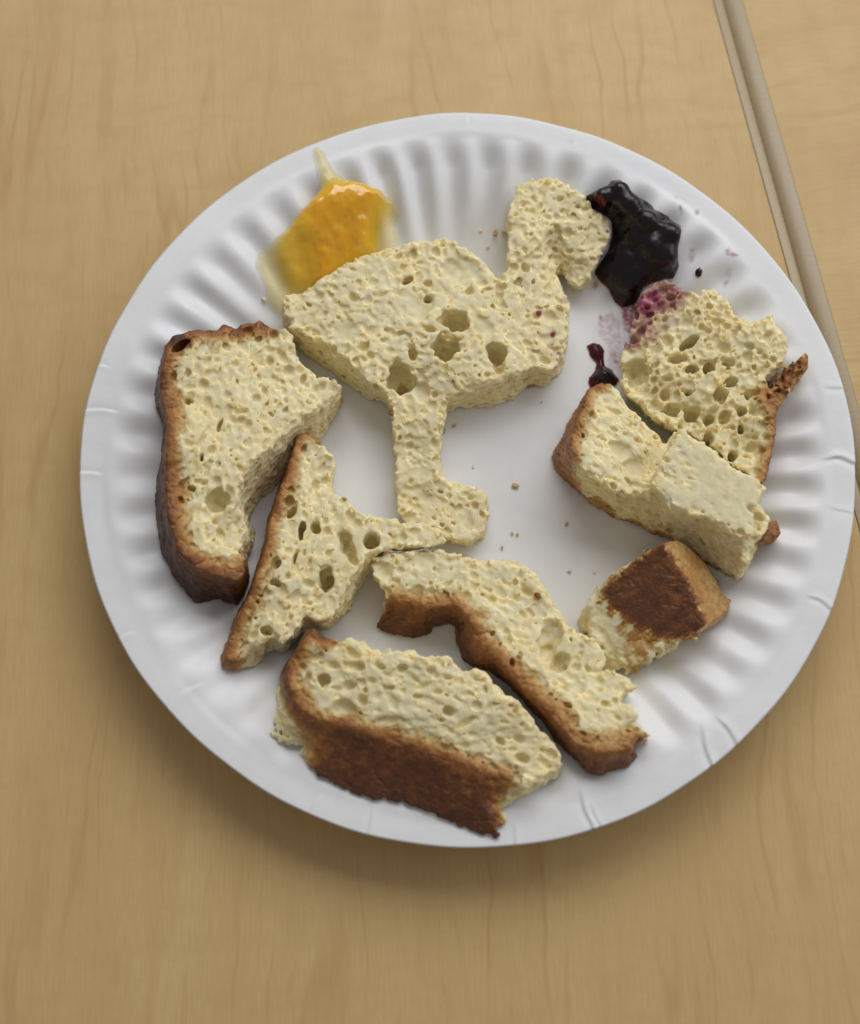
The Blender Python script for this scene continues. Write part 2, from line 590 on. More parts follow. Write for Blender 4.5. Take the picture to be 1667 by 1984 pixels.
def nets(D, org):
    """surface nets: verts, quads and the cell index of every vertex"""
    S = D < 0
    nx, ny, nz = D.shape
    cnt = np.zeros((nx - 1, ny - 1, nz - 1), np.int8)
    for a in (0, 1):
        for b in (0, 1):
            for c in (0, 1):
                cnt += S[a:nx - 1 + a, b:ny - 1 + b, c:nz - 1 + c]
    act = (cnt > 0) & (cnt < 8)
    I, J, K = np.nonzero(act)
    idx = np.full(act.shape, -1, np.int32)
    idx[I, J, K] = np.arange(len(I), dtype=np.int32)
    acc = np.zeros((len(I), 3), np.float32)
    num = np.zeros(len(I), np.float32)
    cor = {}
    for a in (0, 1):
        for b in (0, 1):
            for c in (0, 1):
                cor[a, b, c] = D[I + a, J + b, K + c]
    for ax in range(3):
        for u in (0, 1):
            for v in (0, 1):
                p = [0, 0, 0]
                o = [k for k in range(3) if k != ax]
                p[o[0]], p[o[1]] = u, v
                p0 = tuple(p)
                p[ax] = 1
                p1 = tuple(p)
                f0, f1 = cor[p0], cor[p1]
                cr = (f0 < 0) != (f1 < 0)
                t = np.where(cr, f0 / np.where(cr, f0 - f1, 1), 0)
                for k in range(3):
                    acc[:, k] += np.where(cr, (t if k == ax else p0[k]), 0)
                num += cr
    V = (np.stack([I, J, K], 1) + acc / num[:, None]) * H + np.asarray(org)
    Q = []
    for ax in range(3):
        o1, o2 = (ax + 1) % 3, (ax + 2) % 3
        sl0 = [slice(1, s - 1) for s in D.shape]
        sl1 = [slice(1, s - 1) for s in D.shape]
        sl0[ax], sl1[ax] = slice(0, D.shape[ax] - 1), slice(1, D.shape[ax])
        s0, s1 = S[tuple(sl0)], S[tuple(sl1)]
        for sign in (0, 1):
            m = (s0 & ~s1) if sign == 0 else (~s0 & s1)
            e = list(np.nonzero(m))
            for k in range(3):
                if k != ax:
                    e[k] = e[k] + 1

            def cell(du, dv):
                c = [x for x in e]
                c[o1] = c[o1] - du
                c[o2] = c[o2] - dv
                return idx[tuple(c)]
            qd = [cell(0, 0), cell(1, 0), cell(1, 1), cell(0, 1)]
            if sign == 1:
                qd = qd[::-1]
            Q.append(np.stack(qd, 1))
    Q = np.concatenate(Q)
    Q = Q[(Q >= 0).all(1)]
    return V.astype(np.float32), Q, (I, J, K)


def biggest(V, Q, cells):
    """keep the largest connected shell only"""
    n = len(V)
    lab = np.arange(n)
    e = np.concatenate([Q[:, [0, 1]], Q[:, [1, 2]], Q[:, [2, 3]]])
    while True:
        m = np.minimum(lab[e[:, 0]], lab[e[:, 1]])
        new = lab.copy()
        np.minimum.at(new, e[:, 0], m)
        np.minimum.at(new, e[:, 1], m)
        new = np.minimum(new, new[new])
        new = new[new]
        if (new == lab).all():
            break
        lab = new
    u, c = np.unique(lab, return_counts=True)
    keep = lab == u[np.argmax(c)]
    mp = np.cumsum(keep) - 1
    Qk = Q[keep[Q[:, 0]]]
    return V[keep], mp[Qk].astype(np.int32), tuple(x[keep] for x in cells)


def height_field(ctrl):
    """smooth height through control points (px, py, z mm): plane for 3 points, weighted for more"""
    W = np.array([at(px, py, z * MM) for px, py, z in ctrl])
    if len(ctrl) == 1:
        return lambda x, y: np.full(np.shape(x), W[0, 2])
    if len(ctrl) == 3:
        A = np.c_[W[:, :2], np.ones(3)]
        co = np.linalg.solve(A, W[:, 2])
        return lambda x, y: co[0] * x + co[1] * y + co[2]

    def f(x, y):
        x, y = np.asarray(x, float), np.asarray(y, float)
        num, den = 0.0, 0.0
        for wx, wy, wz in W:
            wt = 1.0 / ((x - wx) ** 2 + (y - wy) ** 2 + 9e-6) ** 1.5
            num = num + wt * wz
            den = den + wt
        return num / den
    return f


def on_surface(pts, hf):
    out = []
    for p in pts:
        z = 0.015
        for _ in range(14):
            v = at(p[0], p[1], z)
            z = 0.5 * z + 0.5 * float(hf(v[0], v[1]))
        out.append(at(p[0], p[1], z))
    return np.array(out)


def runs(pts):
    """index runs of outline points flagged as crust, closed outline"""
    n = len(pts)
    fl = [len(p) > 2 and bool(p[2]) for p in pts]
    segs = []
    for i in range(n):
        j = (i + 1) % n
        if fl[i] and fl[j]:
            segs.append((i, j))
    return segs


PX = CAM_D / FPX   # metres per pixel near the plate


def bread(name, label, top, zt, bot=None, zb=None, pores=(), crust_w=3.2, toast=0.6, seed=1, rough=1.0, cat='bread',
          n_small=1.0, extra=None, toast_fn=None, stain_fn=None, big=1.0, edge_k=1.2, stretch=None, lift=0.0004, crumb_edge=1.0, dark_low=0.0, deep=1.0, rough_fn=None):
    rg = np.random.default_rng(seed)
    hft = zt if callable(zt) else height_field(zt)
    T = on_surface(top, hft)
    env = lambda x, y: plate_z(x, y, False) + 0.0003 + lift
    if zb is None:
        hfb = env
    else:
        hb0 = height_field(zb)
        hfb = lambda x, y: np.maximum(env(x, y), hb0(x, y))
    if bot is None:
        B = T.copy()
        bfl = top
    else:
        B = on_surface(bot, hfb)
        bfl = bot
    pad = 0.004
    lo = np.minimum(T.min(0), B.min(0)) - pad
    hi = np.maximum(T.max(0), B.max(0)) + pad
    lo[2] = max(0.0008, lo[2])
    n = np.ceil((hi - lo) / H).astype(int) + 1
    gx, gy, gz = [lo[k] + H * np.arange(n[k]) for k in range(3)]
    X2, Y2 = np.meshgrid(gx, gy, indexing='ij')
    Lt, Lb = poly_sdf(T[:, :2], X2, Y2), (poly_sdf(B[:, :2], X2, Y2) if bot is not None else None)
    if Lb is None:
        Lb = Lt
    ZT, ZB = hft(X2, Y2), hfb(X2, Y2)
    sh = tuple(n)
    f4 = np.float32
    Zc = gz[None, None, :].astype(f4)
    t = np.clip((Zc - ZB[..., None].astype(f4)) / np.maximum(ZT - ZB, 0.002)[..., None].astype(f4), 0, 1)
    L = (Lb[..., None] * (1 - t) + Lt[..., None] * t).astype(f4)
    # crust distance
    def crust_d(W, fl):
        segs = runs(fl)
        if not segs:
            return None
        d = np.full(X2.shape, 1e9)
        for i, j in segs:
            d = np.minimum(d, line_dist([W[i], W[j]], X2, Y2))
        return d
    ct, cb = crust_d(T, top), crust_d(B, bfl)
    n3 = noise3(sh, 3.2, rg)
    n12 = noise3(sh, 1.3, rg)
    n07 = noise3(sh, 0.75, rg)
    web = np.abs(noise3(sh, 1.7, rg)) - 0.3
    wx, wy = noise3(sh, 1.9, rg), noise3(sh, 1.9, rg)
    if ct is not None:
        if cb is None:
            cb = ct
        gt, gb = np.maximum(ct - np.abs(Lt), 0), np.maximum(cb - np.abs(Lb), 0)
        DC = (np.abs(L) + gb[..., None] * (1 - t) + gt[..., None] * t).astype(f4)
        wv = crust_w * MM * (1 + 0.34 * n3 + 0.22 * n12 + 0.10 * n07)
        tst = np.clip(1 - DC / wv, 0, 1)
        tst = tst * toast * (1 + dark_low * (1 - t))
    else:
        DC = np.full(sh, 0.1, f4)
        tst = np.zeros(sh, f4)
    iscr = np.clip(1 - DC / (crust_w * MM * 0.9), 0, 1)
    soft = 1 - iscr
    tear = np.clip(1 - np.abs(L) / 0.004, 0, 1) * soft * crumb_edge      # torn sides are rougher than the cut face
    Dv = smax(L, Zc - ZT[..., None].astype(f4), edge_k * MM)
    Dv = np.maximum(Dv, ZB[..., None].astype(f4) - Zc)
    if extra is not None:
        Dv = extra(Dv, X2[..., None].astype(f4), Y2[..., None].astype(f4), Zc, rg, sh)
    fine = noise3(sh, (0.9, 0.9, 2.6), rg)
    if rough_fn is not None:
        rough = rough * rough_fn(X2, Y2)[..., None].astype(f4)
    Dv = Dv + rough * MM * (n3 * (0.20 + 0.60 * tear) + n12 * (0.10 + 0.48 * tear + 0.10 * iscr) + n07 * (0.09 + 0.42 * tear + 0.12 * iscr) + fine * 0.42 * tear + web * (0.15 * soft + 0.06))
    # ---- pores
    P = []
    for q_ in pores:
        px, py, rx, ry = q_[:4]
        dep = q_[4] if len(q_) > 4 else 0.7 * (rx + ry) / 2 * PX / MM
        ang = math.radians(q_[5]) if len(q_) > 5 else 0.0
        c = on_surface([(px, py)], hft)[0]
        if dep >= 2.2:
            dep = dep * 1.45
            P.append((c[0], c[1], c[2] - 0.32 * dep * MM, rx * PX * 1.04, ry * PX * 1.04, dep * MM, -ang))
        else:
            P.append((c[0], c[1], c[2] - 0.15 * dep * MM, rx * PX, ry * PX, dep * MM, -ang))
    for q_ in list(P):
        if min(q_[3], q_[4]) > 0.0011 and q_[5] > 0.0028:
            for _ in range(int(2 + 2600 * min(q_[3], q_[4]))):
                a_, el = rg.uniform(0, 2 * math.pi), rg.uniform(-1.5, -0.1)
                ca, sa = math.cos(q_[6]), math.sin(q_[6])
                ux, uy = q_[3] * math.cos(a_) * math.cos(el), q_[4] * math.sin(a_) * math.cos(el)
                rs = rg.uniform(0.45, 1.15) * MM
                P.append((q_[0] + ux * ca - uy * sa, q_[1] + ux * sa + uy * ca, q_[2] + q_[5] * math.sin(el), rs * rg.uniform(0.8, 1.4), rs, rs * rg.uniform(0.7, 1.3), rg.uniform(0, 3)))
    cand = np.nonzero((Dv > -0.0009) & (Dv < 0.0002) & (DC > crust_w * MM * 0.55) & (Zc > (ZB[..., None] + 0.0015)))
    ncand = len(cand[0])
    if ncand:
        area_mm2 = ncand * H * H * H / 0.0011 * 1e6
        k = int(area_mm2 * 1.6 * n_small)
        pick = rg.integers(0, ncand, k)
        rad = np.clip(0.62 * np.exp(rg.normal(0, 0.42, k)), 0.27, 1.6 * big) * MM
        rad = np.sort(rad)[::-1]
        pts = np.stack([cand[a][pick] for a in range(3)], 1) * H + lo
        kp, kr = np.empty((k, 3)), np.empty(k)
        m = 0
        for q_ in P[:min(len(P), k // 2)]:
            kp[m], kr[m] = q_[:3], max(q_[3], q_[4]) * 0.85
            m += 1
        m0 = m
        for i in range(k - m):
            if m:
                dd = ((kp[:m] - pts[i]) ** 2).sum(1)
                if (dd < (0.86 * (kr[:m] + rad[i])) ** 2).any():
                    continue
            kp[m], kr[m] = pts[i], rad[i]
            m += 1
        for i in range(m0, m):
            s = kr[i]
            e = rg.uniform(0.78, 1.3)
            if stretch is not None:
                e = stretch[1] ** 0.5 * rg.uniform(0.85, 1.15)
                an = math.radians(stretch[0]) + rg.normal(0, 0.25)
            else:
                an = rg.uniform(0, math.pi)
            P.append((kp[i, 0], kp[i, 1], kp[i, 2], s * e, s / e, s * (rg.choice([0.28, 0.40, 0.62, 1.1], p=[0.36, 0.34, 0.2, 0.10]) * deep if s > 0.00045 else rg.choice([0.6, 1.3])), an))
    for cx, cy, cz, rx, ry, rz, an in P:
        R = max(rx, ry)
        i0, i1 = max(0, int((cx - R - lo[0]) / H) - 1), min(n[0], int((cx + R - lo[0]) / H) + 3)
        j0, j1 = max(0, int((cy - R - lo[1]) / H) - 1), min(n[1], int((cy + R - lo[1]) / H) + 3)
        k0, k1 = max(0, int((cz - rz - lo[2]) / H) - 1), min(n[2], int((cz + rz - lo[2]) / H) + 3)
        if i1 <= i0 or j1 <= j0 or k1 <= k0:
            continue
        xx, yy, zz = gx[i0:i1, None, None] - cx, gy[None, j0:j1, None] - cy, gz[None, None, k0:k1] - cz
        ca, sa = math.cos(an), math.sin(an)
        am = 0.00042 if min(rx, ry) > 0.0009 else 0.00022
        xx = xx + am * wx[i0:i1, j0:j1, k0:k1]
        yy = yy + am * wy[i0:i1, j0:j1, k0:k1]
        u, v = xx * ca + yy * sa, -xx * sa + yy * ca
        q2 = np.sqrt((u / rx) ** 2 + (v / ry) ** 2 + (zz / rz) ** 2)
        jit = n12[i0:i1, j0:j1, k0:k1] * 0.26
        e = ((q2 - 1 + jit) * min(rx, ry, rz)).astype(f4)
        sub = Dv[i0:i1, j0:j1, k0:k1]
        Dv[i0:i1, j0:j1, k0:k1] = smax(sub, -e, 0.00022 if min(rx, ry) < 0.00045 else (0.0004 if rz < 0.6 * min(rx, ry) else 0.00028))
    # closed box
    for ax in range(3):
        s = [slice(None)] * 3
        for e in (0, -1):
            s[ax] = e
            Dv[tuple(s)] = np.maximum(Dv[tuple(s)], H)
    V, Q, cells = nets(Dv, lo)
    V, Q, cells = biggest(V, Q, cells)
    I, J, K = cells
    ts = np.clip(tst[I, J, K], 0, 1)
    if toast_fn is not None:
        ts = toast_fn(V, ts, rg)
    stn = np.zeros(len(V)) if stain_fn is None else stain_fn(V, rg)
    c0 = np.array([V[:, 0].mean(), V[:, 1].mean(), V[:, 2].min()])
    root = props(empty(name, c0), label, cat)
    fc = ts[Q].mean(1) > 0.11
    for nm, msk, mat in (('crumb', ~fc, M_CRUMB), ('crust', fc, M_CRUST)):
        q_ = Q[msk]
        if len(q_) < 60:
            continue
        u, inv = np.unique(q_, return_inverse=True)
        mesh_obj(nm, V[u], inv.reshape(-1, 4), mat, root, {'toast': ts[u], 'stain': stn[u]}, origin=c0)
    return root


def spots(lst):
    """stain made of soft round spots: px, py, radius px, strength, z mm"""
    W = [(at(a, b, z * MM), r * PX, s) for a, b, r, s, z in lst]

    def f(V, rg):
        o = np.zeros(len(V))
        for c, r, s in W:
            d = np.hypot(V[:, 0] - c[0], V[:, 1] - c[1]) / r
            o = np.maximum(o, s * (1 - sstep(0.45, 1.0, d)))
        return o
    return f


# ================================================================== the bread
# ---- bird-shaped middle piece: body, bent neck, one leg with a foot
body_top = [(545, 602), (552, 573), (592, 562), (628, 537), (675, 508), (721, 487), (779, 472), (826, 467), (869, 466), (901, 483), (934, 505),
            (963, 541), (982, 560), (980, 526), (984, 476), (983, 431), (998, 383), (1005, 358), (1036, 345), (1061, 344), (1091, 348), (1104, 363),
            (1131, 378), (1141, 396), (1162, 413), (1181, 425), (1184, 446), (1178, 471), (1166, 494), (1154, 511), (1146, 534), (1134, 552),
            (1122, 556), (1106, 545), (1088, 519), (1078, 497), (1064, 483), (1076, 508), (1083, 530), (1092, 562), (1101, 587), (1102, 622), (1098, 668), (1087, 705),
            (1066, 722), (1050, 712), (1028, 712), (1004, 722), (975, 728), (955, 738), (912, 756), (868, 772), (866, 800), (855, 836), (848, 872), (853, 919), (866, 933), (909, 939), (934, 948),
            (946, 968), (947, 1001), (937, 1037), (914, 1052), (886, 1048), (858, 1040), (828, 1023), (786, 1012), (775, 990), (768, 944), (765, 890), (761, 818),
            (755, 782), (748, 764), (714, 735), (675, 692), (628, 667), (563, 634)]
body_bot = [(552, 615), (556, 580), (592, 566), (628, 545), (675, 520), (721, 500), (779, 488), (826, 480), (869, 480), (901, 493), (934, 515),
            (963, 548), (980, 566), (984, 526), (986, 476), (985, 440), (1000, 398), (1008, 375), (1036, 360), (1061, 358), (1091, 362), (1104, 372),
            (1131, 388), (1141, 404), (1160, 418), (1178, 430), (1180, 448), (1174, 473), (1162, 498), (1152, 515), (1145, 538), (1134, 558),
            (1124, 561), (1104, 550), (1086, 524), (1076, 502), (1063, 486), (1073, 510), (1080, 530), (1088, 562), (1098, 590), (1100, 630), (1098, 675), (1089, 715),
            (1071, 738), (1056, 748), (1031, 748), (1013, 757), (970, 786), (942, 788), (916, 789), (868, 800), (862, 805), (853, 836), (848, 872), (853, 919), (866, 936), (909, 942), (934, 951),
            (946, 972), (948, 1004), (938, 1038), (916, 1059), (887, 1056), (858, 1046), (829, 1026), (787, 1014), (777, 991), (769, 946), (766, 890), (762, 825),
            (754, 792), (722, 775), (682, 750), (639, 717), (592, 685), (566, 660)]


def neck_extra(Dv, X, Y, Z, rg, sh):
    # hollow between the neck strip and the bent head, and the groove at the neck's root
    for px, py, z, rx, ry, rz in ((1083, 462, 20, 5.0, 7.5, 9.5), (1012, 545, 17, 1.6, 5.0, 3.0), (1096, 505, 18, 5.5, 6.0, 9.0)):
        c = at(px, py, z * MM)
        q = np.sqrt(((X - c[0]) / rx) ** 2 + ((Y - c[1]) / ry) ** 2 + ((Z - c[2]) / rz) ** 2 + 1e-12)
        Dv = smax(Dv, ((1 - q / MM) * min(rx, ry, rz) * MM).astype(np.float32), 0.0012)
    return Dv


bread('bread_piece', 'crustless middle piece torn like a bird with bent neck, one leg and a foot', body_top,
      [(560, 600, 15), (700, 560, 17), (850, 500, 16), (850, 640, 18), (720, 700, 17), (960, 700, 17), (1060, 640, 15), (1080, 700, 14), (1030, 560, 15),
       (1015, 450, 17), (1020, 380, 17), (1075, 365, 17), (1140, 420, 15), (1150, 480, 13), (1125, 540, 10), (810, 800, 13), (810, 900, 9.5), (830, 980, 7.5), (910, 1000, 7.5)],
      body_bot,
      pores=[(882, 620, 30, 22, 5), (866, 668, 30, 27, 5.5), (775, 728, 27, 30, 5), (780, 737, 14, 14, 6.5), (962, 680, 19, 24, 4.5), (968, 708, 10, 16, 3.5),
             (898, 522, 42, 30, 1.8), (813, 590, 26, 32, 1.4), (668, 640, 26, 24, 1.2), (940, 634, 20, 24, 1.6), (829, 578, 8, 7, 2.5), (685, 574, 10, 9, 2.0, 20),
             (790, 541, 12, 7, 2.2, -40), (782, 515, 9, 7, 1.8, -50), (800, 686, 9, 12, 2.5), (817, 760, 17, 22, 1.6), (615, 572, 12, 12, 1.2), (740, 570, 16, 6, 1.3, -25),
             (1065, 615, 16, 14, 1.4), (1062, 655, 13, 13, 1.2), (910, 562, 8, 12, 2.0, 40), (820, 828, 12, 14, 1.0), (768, 700, 10, 10, 1.2),
             (796, 830, 12, 12, 0.9), (820, 915, 18, 14, 0.8), (905, 1010, 14, 22, 0.9), (795, 1003, 14, 10, 1.0), (826, 968, 12, 14, 1.0), (1055, 698, 14, 9, 1.8)],
      seed=11, extra=neck_extra, n_small=1.0, edge_k=1.4,
      stain_fn=spots([(1095, 580, 12, 0.55, 14), (1086, 600, 16, 0.35, 14), (1045, 604, 8, 1.2, 15), (1072, 646, 7, 1.3, 15), (1068, 668, 10, 0.4, 15), (1082, 683, 5, 0.8, 14),
                      (1180, 440, 16, 0.6, 14), (1172, 486, 12, 0.75, 12), (1162, 410, 10, 0.35, 14), (1034, 666, 10, 0.25, 15), (700, 492, 6, 0.9, 16)]))

# ---- crusty piece on the left
A_top = [(318, 690, 1), (322, 668, 1), (334, 651, 1), (365, 640, 1), (395, 639, 1), (422, 642, 1), (434, 629, 1), (448, 632, 1), (455, 640, 1), (467, 627, 1), (485, 625, 1), (504, 620, 1), (513, 633, 1), (546, 635), (564, 645),
         (566, 679), (573, 700), (598, 715), (610, 733), (634, 733), (665, 744), (649, 766), (630, 780), (610, 792), (582, 812), (552, 842), (522, 866), (492, 890), (474, 917), (461, 958), (461, 985),
         (478, 1014), (474, 1047), (461, 1066), (470, 1086), (476, 1102, 1), (470, 1120, 1), (461, 1129, 1), (431, 1120, 1), (380, 1099, 1), (345, 1069, 1), (327, 1008, 1), (321, 963, 1), (319, 900, 1), (320, 872, 1), (326, 824, 1), (318, 795, 1), (311, 763, 1), (312, 720, 1)]
A_bot = [(312, 700, 1), (320, 676, 1), (334, 660, 1), (365, 648, 1), (395, 645, 1), (422, 646, 1), (434, 634, 1), (448, 637, 1), (455, 645, 1), (467, 632, 1), (485, 630, 1), (504, 626, 1), (513, 638, 1), (546, 648), (566, 656),
         (570, 690), (580, 712), (602, 728), (616, 748), (640, 750), (665, 760), (655, 790), (648, 806), (640, 822), (622, 848), (585, 886), (560, 915), (530, 945), (506, 968), (490, 990), (488, 1004),
         (492, 1030), (488, 1062), (478, 1080), (480, 1096), (484, 1120, 1), (476, 1150, 1), (461, 1174, 1), (425, 1163, 1), (376, 1170, 1), (340, 1122, 1), (312, 1072, 1), (301, 1008, 1), (299, 963, 1), (306, 915, 1), (312, 887, 1), (317, 828, 1), (302, 790, 1), (299, 763, 1), (307, 720, 1)]
burnt = at(350, 664, 30 * MM)


def toast_A(V, ts, rg):
    d = np.hypot((V[:, 0] - burnt[0]) * 0.75 + (V[:, 1] - burnt[1]) * -0.55, ((V[:, 0] - burnt[0]) * 0.55 + (V[:, 1] - burnt[1]) * 0.75) * 1.7)
    return np.clip(ts + 0.45 * (1 - sstep(0.0025, 0.0060, d)) * sstep(0.05, 0.3, ts), 0, 1)


bread('bread_piece', 'torn slice with brown crust down its left side and rounded dark corner', A_top,
      [(330, 660, 30), (510, 640, 23), (620, 740, 19), (330, 850, 31), (450, 800, 26), (560, 800, 22), (320, 1000, 30), (400, 960, 26.5), (440, 1100, 25), (470, 1040, 22), (350, 1080, 28)],
      A_bot, pores=[(350, 668, 20, 8, 2.3, -38), (420, 968, 22, 24, 3.2), (393, 848, 4, 22, 2.0, 12), (365, 775, 6, 8, 2.5), (395, 745, 9, 14, 1.6), (425, 822, 5, 16, 2.2, 15), (391, 885, 5, 9, 2.5), (410, 872, 9, 9, 1.6),
                    (372, 945, 8, 6, 2.2), (455, 704, 11, 9, 1.6), (403, 780, 8, 12, 1.4), (473, 796, 10, 6, 1.4), (530, 730, 5, 5, 1.3), (365, 860, 9, 8, 1.4), (415, 1010, 5, 5, 2.0), (480, 640, 9, 7, 1.4),
                    (520, 675, 9, 8, 1.4), (560, 720, 12, 10, 1.0), (395, 935, 8, 5, 1.6)],
      crust_w=6.4, toast=0.70, seed=21, toast_fn=toast_A, stretch=(80, 1.35), dark_low=0.5, n_small=1.15, edge_k=1.0)

# ---- triangular piece with an arm over the bird's foot
B_top = [(572, 858, 1), (577, 843, 1), (590, 840, 1), (602, 842, 1), (608, 853), (624, 865), (637, 880), (653, 892), (643, 913), (637, 940), (649, 961), (667, 970), (700, 997), (736, 1006), (766, 1006),
         (787, 1015), (820, 1009), (847, 1021), (858, 1034), (860, 1048), (832, 1059), (790, 1060), (751, 1064), (724, 1072), (703, 1090), (686, 1114), (670, 1147), (655, 1180), (640, 1204), (616, 1207),
         (598, 1196), (583, 1210), (568, 1231), (544, 1244), (529, 1230), (512, 1236), (500, 1252), (478, 1262), (462, 1276), (446, 1284, 1), (436, 1276, 1), (436, 1262, 1), (444, 1240, 1), (463, 1189, 1), (484, 1150, 1), (502, 1096, 1),
         (517, 1048, 1), (521, 1015, 1), (535, 976, 1), (553, 919, 1)]
B_bot = [(568, 866, 1), (574, 850, 1), (588, 848, 1), (602, 850, 1), (610, 862), (624, 874), (637, 888), (652, 900), (644, 920), (640, 945), (650, 968), (667, 980), (700, 1005), (736, 1012), (766, 1012),
         (787, 1020), (820, 1015), (846, 1026), (856, 1038), (858, 1050), (832, 1062), (790, 1066), (755, 1072), (736, 1084), (716, 1108), (702, 1132), (688, 1156), (672, 1186), (656, 1204), (628, 1218),
         (606, 1216), (590, 1226), (572, 1246), (550, 1262), (534, 1262), (514, 1272), (502, 1280), (478, 1290), (464, 1296), (452, 1299, 1), (430, 1292, 1), (428, 1270, 1), (439, 1240, 1), (459, 1189, 1), (480, 1150, 1), (498, 1096, 1),
         (513, 1048, 1), (516, 1015, 1), (531, 976, 1), (549, 919, 1)]
bread('bread_piece', 'triangular piece with straight crust edge and an arm over the bird shape foot', B_top,
      [(590, 845, 17), (560, 950, 20), (640, 920, 16), (530, 1100, 22), (620, 1080, 20), (690, 1040, 17.5), (780, 1035, 15.5), (850, 1040, 14.5), (450, 1270, 18), (540, 1220, 20), (640, 1180, 18)],
      B_bot, zb=[(590, 860, 2), (600, 1000, 2), (500, 1200, 2), (640, 1150, 2), (690, 1040, 4), (760, 1035, 9.5), (850, 1040, 9.5)],
      pores=[(720, 1047, 15, 18, 5, 10), (634, 1118, 15, 22, 5), (585, 1027, 7, 19, 4, 5), (612, 1020, 9, 13, 2.6), (674, 1060, 13, 38, 3.0, -22), (565, 992, 8, 15, 3.5, 15), (610, 958, 11, 13, 1.8),
             (536, 1090, 9, 13, 2.2, 10), (531, 1128, 9, 8, 2.5), (596, 1130, 11, 10, 1.6), (571, 1080, 4, 11, 2.5, 12), (632, 1030, 8, 10, 1.6), (590, 1070, 4, 8, 1.8), (545, 1145, 12, 13, 1.2),
             (596, 1203, 9, 9, 3.0), (515, 1222, 13, 9, 2.4), (630, 1010, 6, 8, 1.2), (780, 1042, 9, 11, 1.0), (690, 1015, 9, 9, 1.0), (600, 1090, 4, 9, 1.6, 10), (806, 1032, 12, 8, .8)],
      crust_w=4.8, toast=0.58, seed=31, stretch=(75, 1.3), edge_k=0.9)

# ---- long bent strip with crust along its lower edge
C_top = [(719, 1090), (731, 1076), (770, 1071), (839, 1067), (874, 1073), (916, 1085), (942, 1086), (968, 1084), (1003, 1088), (1038, 1117), (1065, 1159), (1086, 1194), (1100, 1213), (1124, 1229),
         (1152, 1243), (1165, 1258), (1170, 1272), (1168, 1296), (1190, 1304), (1204, 1312), (1218, 1318), (1232, 1330), (1206, 1338), (1204, 1354), (1222, 1370), (1234, 1384), (1222, 1399), (1244, 1412), (1258, 1425), (1238, 1432), (1225, 1440),
         (1226, 1450, 1), (1205, 1456, 1), (1187, 1462, 1), (1164, 1464, 1), (1145, 1460, 1), (1112, 1440, 1), (1078, 1404, 1), (1056, 1374, 1), (1025, 1345, 1), (987, 1305, 1), (954, 1275, 1), (928, 1246, 1), (908, 1206, 1), (894, 1182, 1), (876, 1176, 1), (850, 1180, 1), (822, 1180, 1), (797, 1170, 1), (765, 1166, 1), (748, 1158),
         (738, 1135), (722, 1114)]
C_bot = [(722, 1096), (734, 1082), (770, 1078), (839, 1074), (874, 1080), (916, 1090), (942, 1091), (968, 1089), (1003, 1093), (1036, 1120), (1062, 1161), (1084, 1198), (1098, 1218), (1122, 1235),
         (1148, 1250), (1160, 1264), (1166, 1278), (1164, 1304), (1188, 1312), (1200, 1318), (1214, 1324), (1228, 1336), (1206, 1345), (1204, 1360), (1220, 1376), (1230, 1390), (1222, 1404), (1240, 1418), (1250, 1430), (1236, 1440), (1228, 1450),
         (1236, 1465, 1), (1218, 1486, 1), (1187, 1493, 1), (1164, 1503, 1), (1145, 1502, 1), (1110, 1470, 1), (1076, 1438, 1), (1048, 1396, 1), (1022, 1370, 1), (996, 1340, 1), (950, 1300, 1), (922, 1298, 1), (893, 1274, 1), (882, 1246, 1), (882, 1214, 1), (868, 1212, 1), (842, 1216, 1), (826, 1236, 1), (785, 1237, 1), (726, 1217, 1), (744, 1190),
         (752, 1150), (732, 1116)]
bread('bread_piece', 'long bent strip of bread with ragged golden crust along its lower edge', C_top,
      [(740, 1100, 14), (850, 1110, 14), (960, 1120, 14), (1040, 1180, 15), (940, 1220, 17), (1100, 1260, 18), (1010, 1310, 20), (1160, 1300, 19), (1100, 1400, 24), (1200, 1380, 23), (1190, 1440, 25), (800, 1170, 14)],
      C_bot, pores=[(1065, 1240, 20, 40, 2.6, 20), (1085, 1285, 18, 20, 2.2), (820, 1080, 18, 20, 1.4), (745, 1105, 15, 17, 1.6), (809, 1145, 11, 13, 1.2), (770, 1125, 6, 8, 1.2), (870, 1130, 10, 4, 1.6, -30),
                    (984, 1240, 9, 12, 1.4), (1006, 1275, 6, 7, 2), (992, 1284, 5, 7, 2), (968, 1290, 4, 5, 1.5), (1040, 1310, 16, 12, 1.0), (835, 1145, 8, 7, 1.0), (1120, 1330, 18, 14, 1.2)],
      crust_w=6.6, toast=0.56, seed=41, dark_low=0.55, edge_k=1.6, n_small=0.6, rough=1.1, stretch=(-45, 1.2), crumb_edge=1.3)

# ---- thick end piece at the bottom, dark crust toward the viewer
D_top = [(578, 1252, 1), (588, 1232, 1), (598, 1218, 1), (611, 1212, 1), (621, 1236, 1), (649, 1236), (658, 1248), (675, 1230), (690, 1240), (708, 1249), (732, 1260), (724, 1274), (742, 1262), (753, 1260), (776, 1262), (797, 1255), (816, 1273), (845, 1270), (872, 1275), (894, 1301), (920, 1296),
         (946, 1309), (965, 1338), (1002, 1360), (1028, 1390), (1058, 1424), (1078, 1450), (1090, 1476), (1086, 1496), (1070, 1502), (1054, 1511), (1034, 1512), (1017, 1522), (1000, 1514), (986, 1518), (976, 1514, 1), (940, 1504, 1), (909, 1490, 1),
         (870, 1476, 1), (835, 1463, 1), (797, 1450, 1), (760, 1440, 1), (722, 1428, 1), (686, 1418, 1), (655, 1408, 1), (626, 1403, 1), (605, 1396, 1), (590, 1386, 1), (570, 1365, 1), (552, 1329, 1), (558, 1284, 1)]
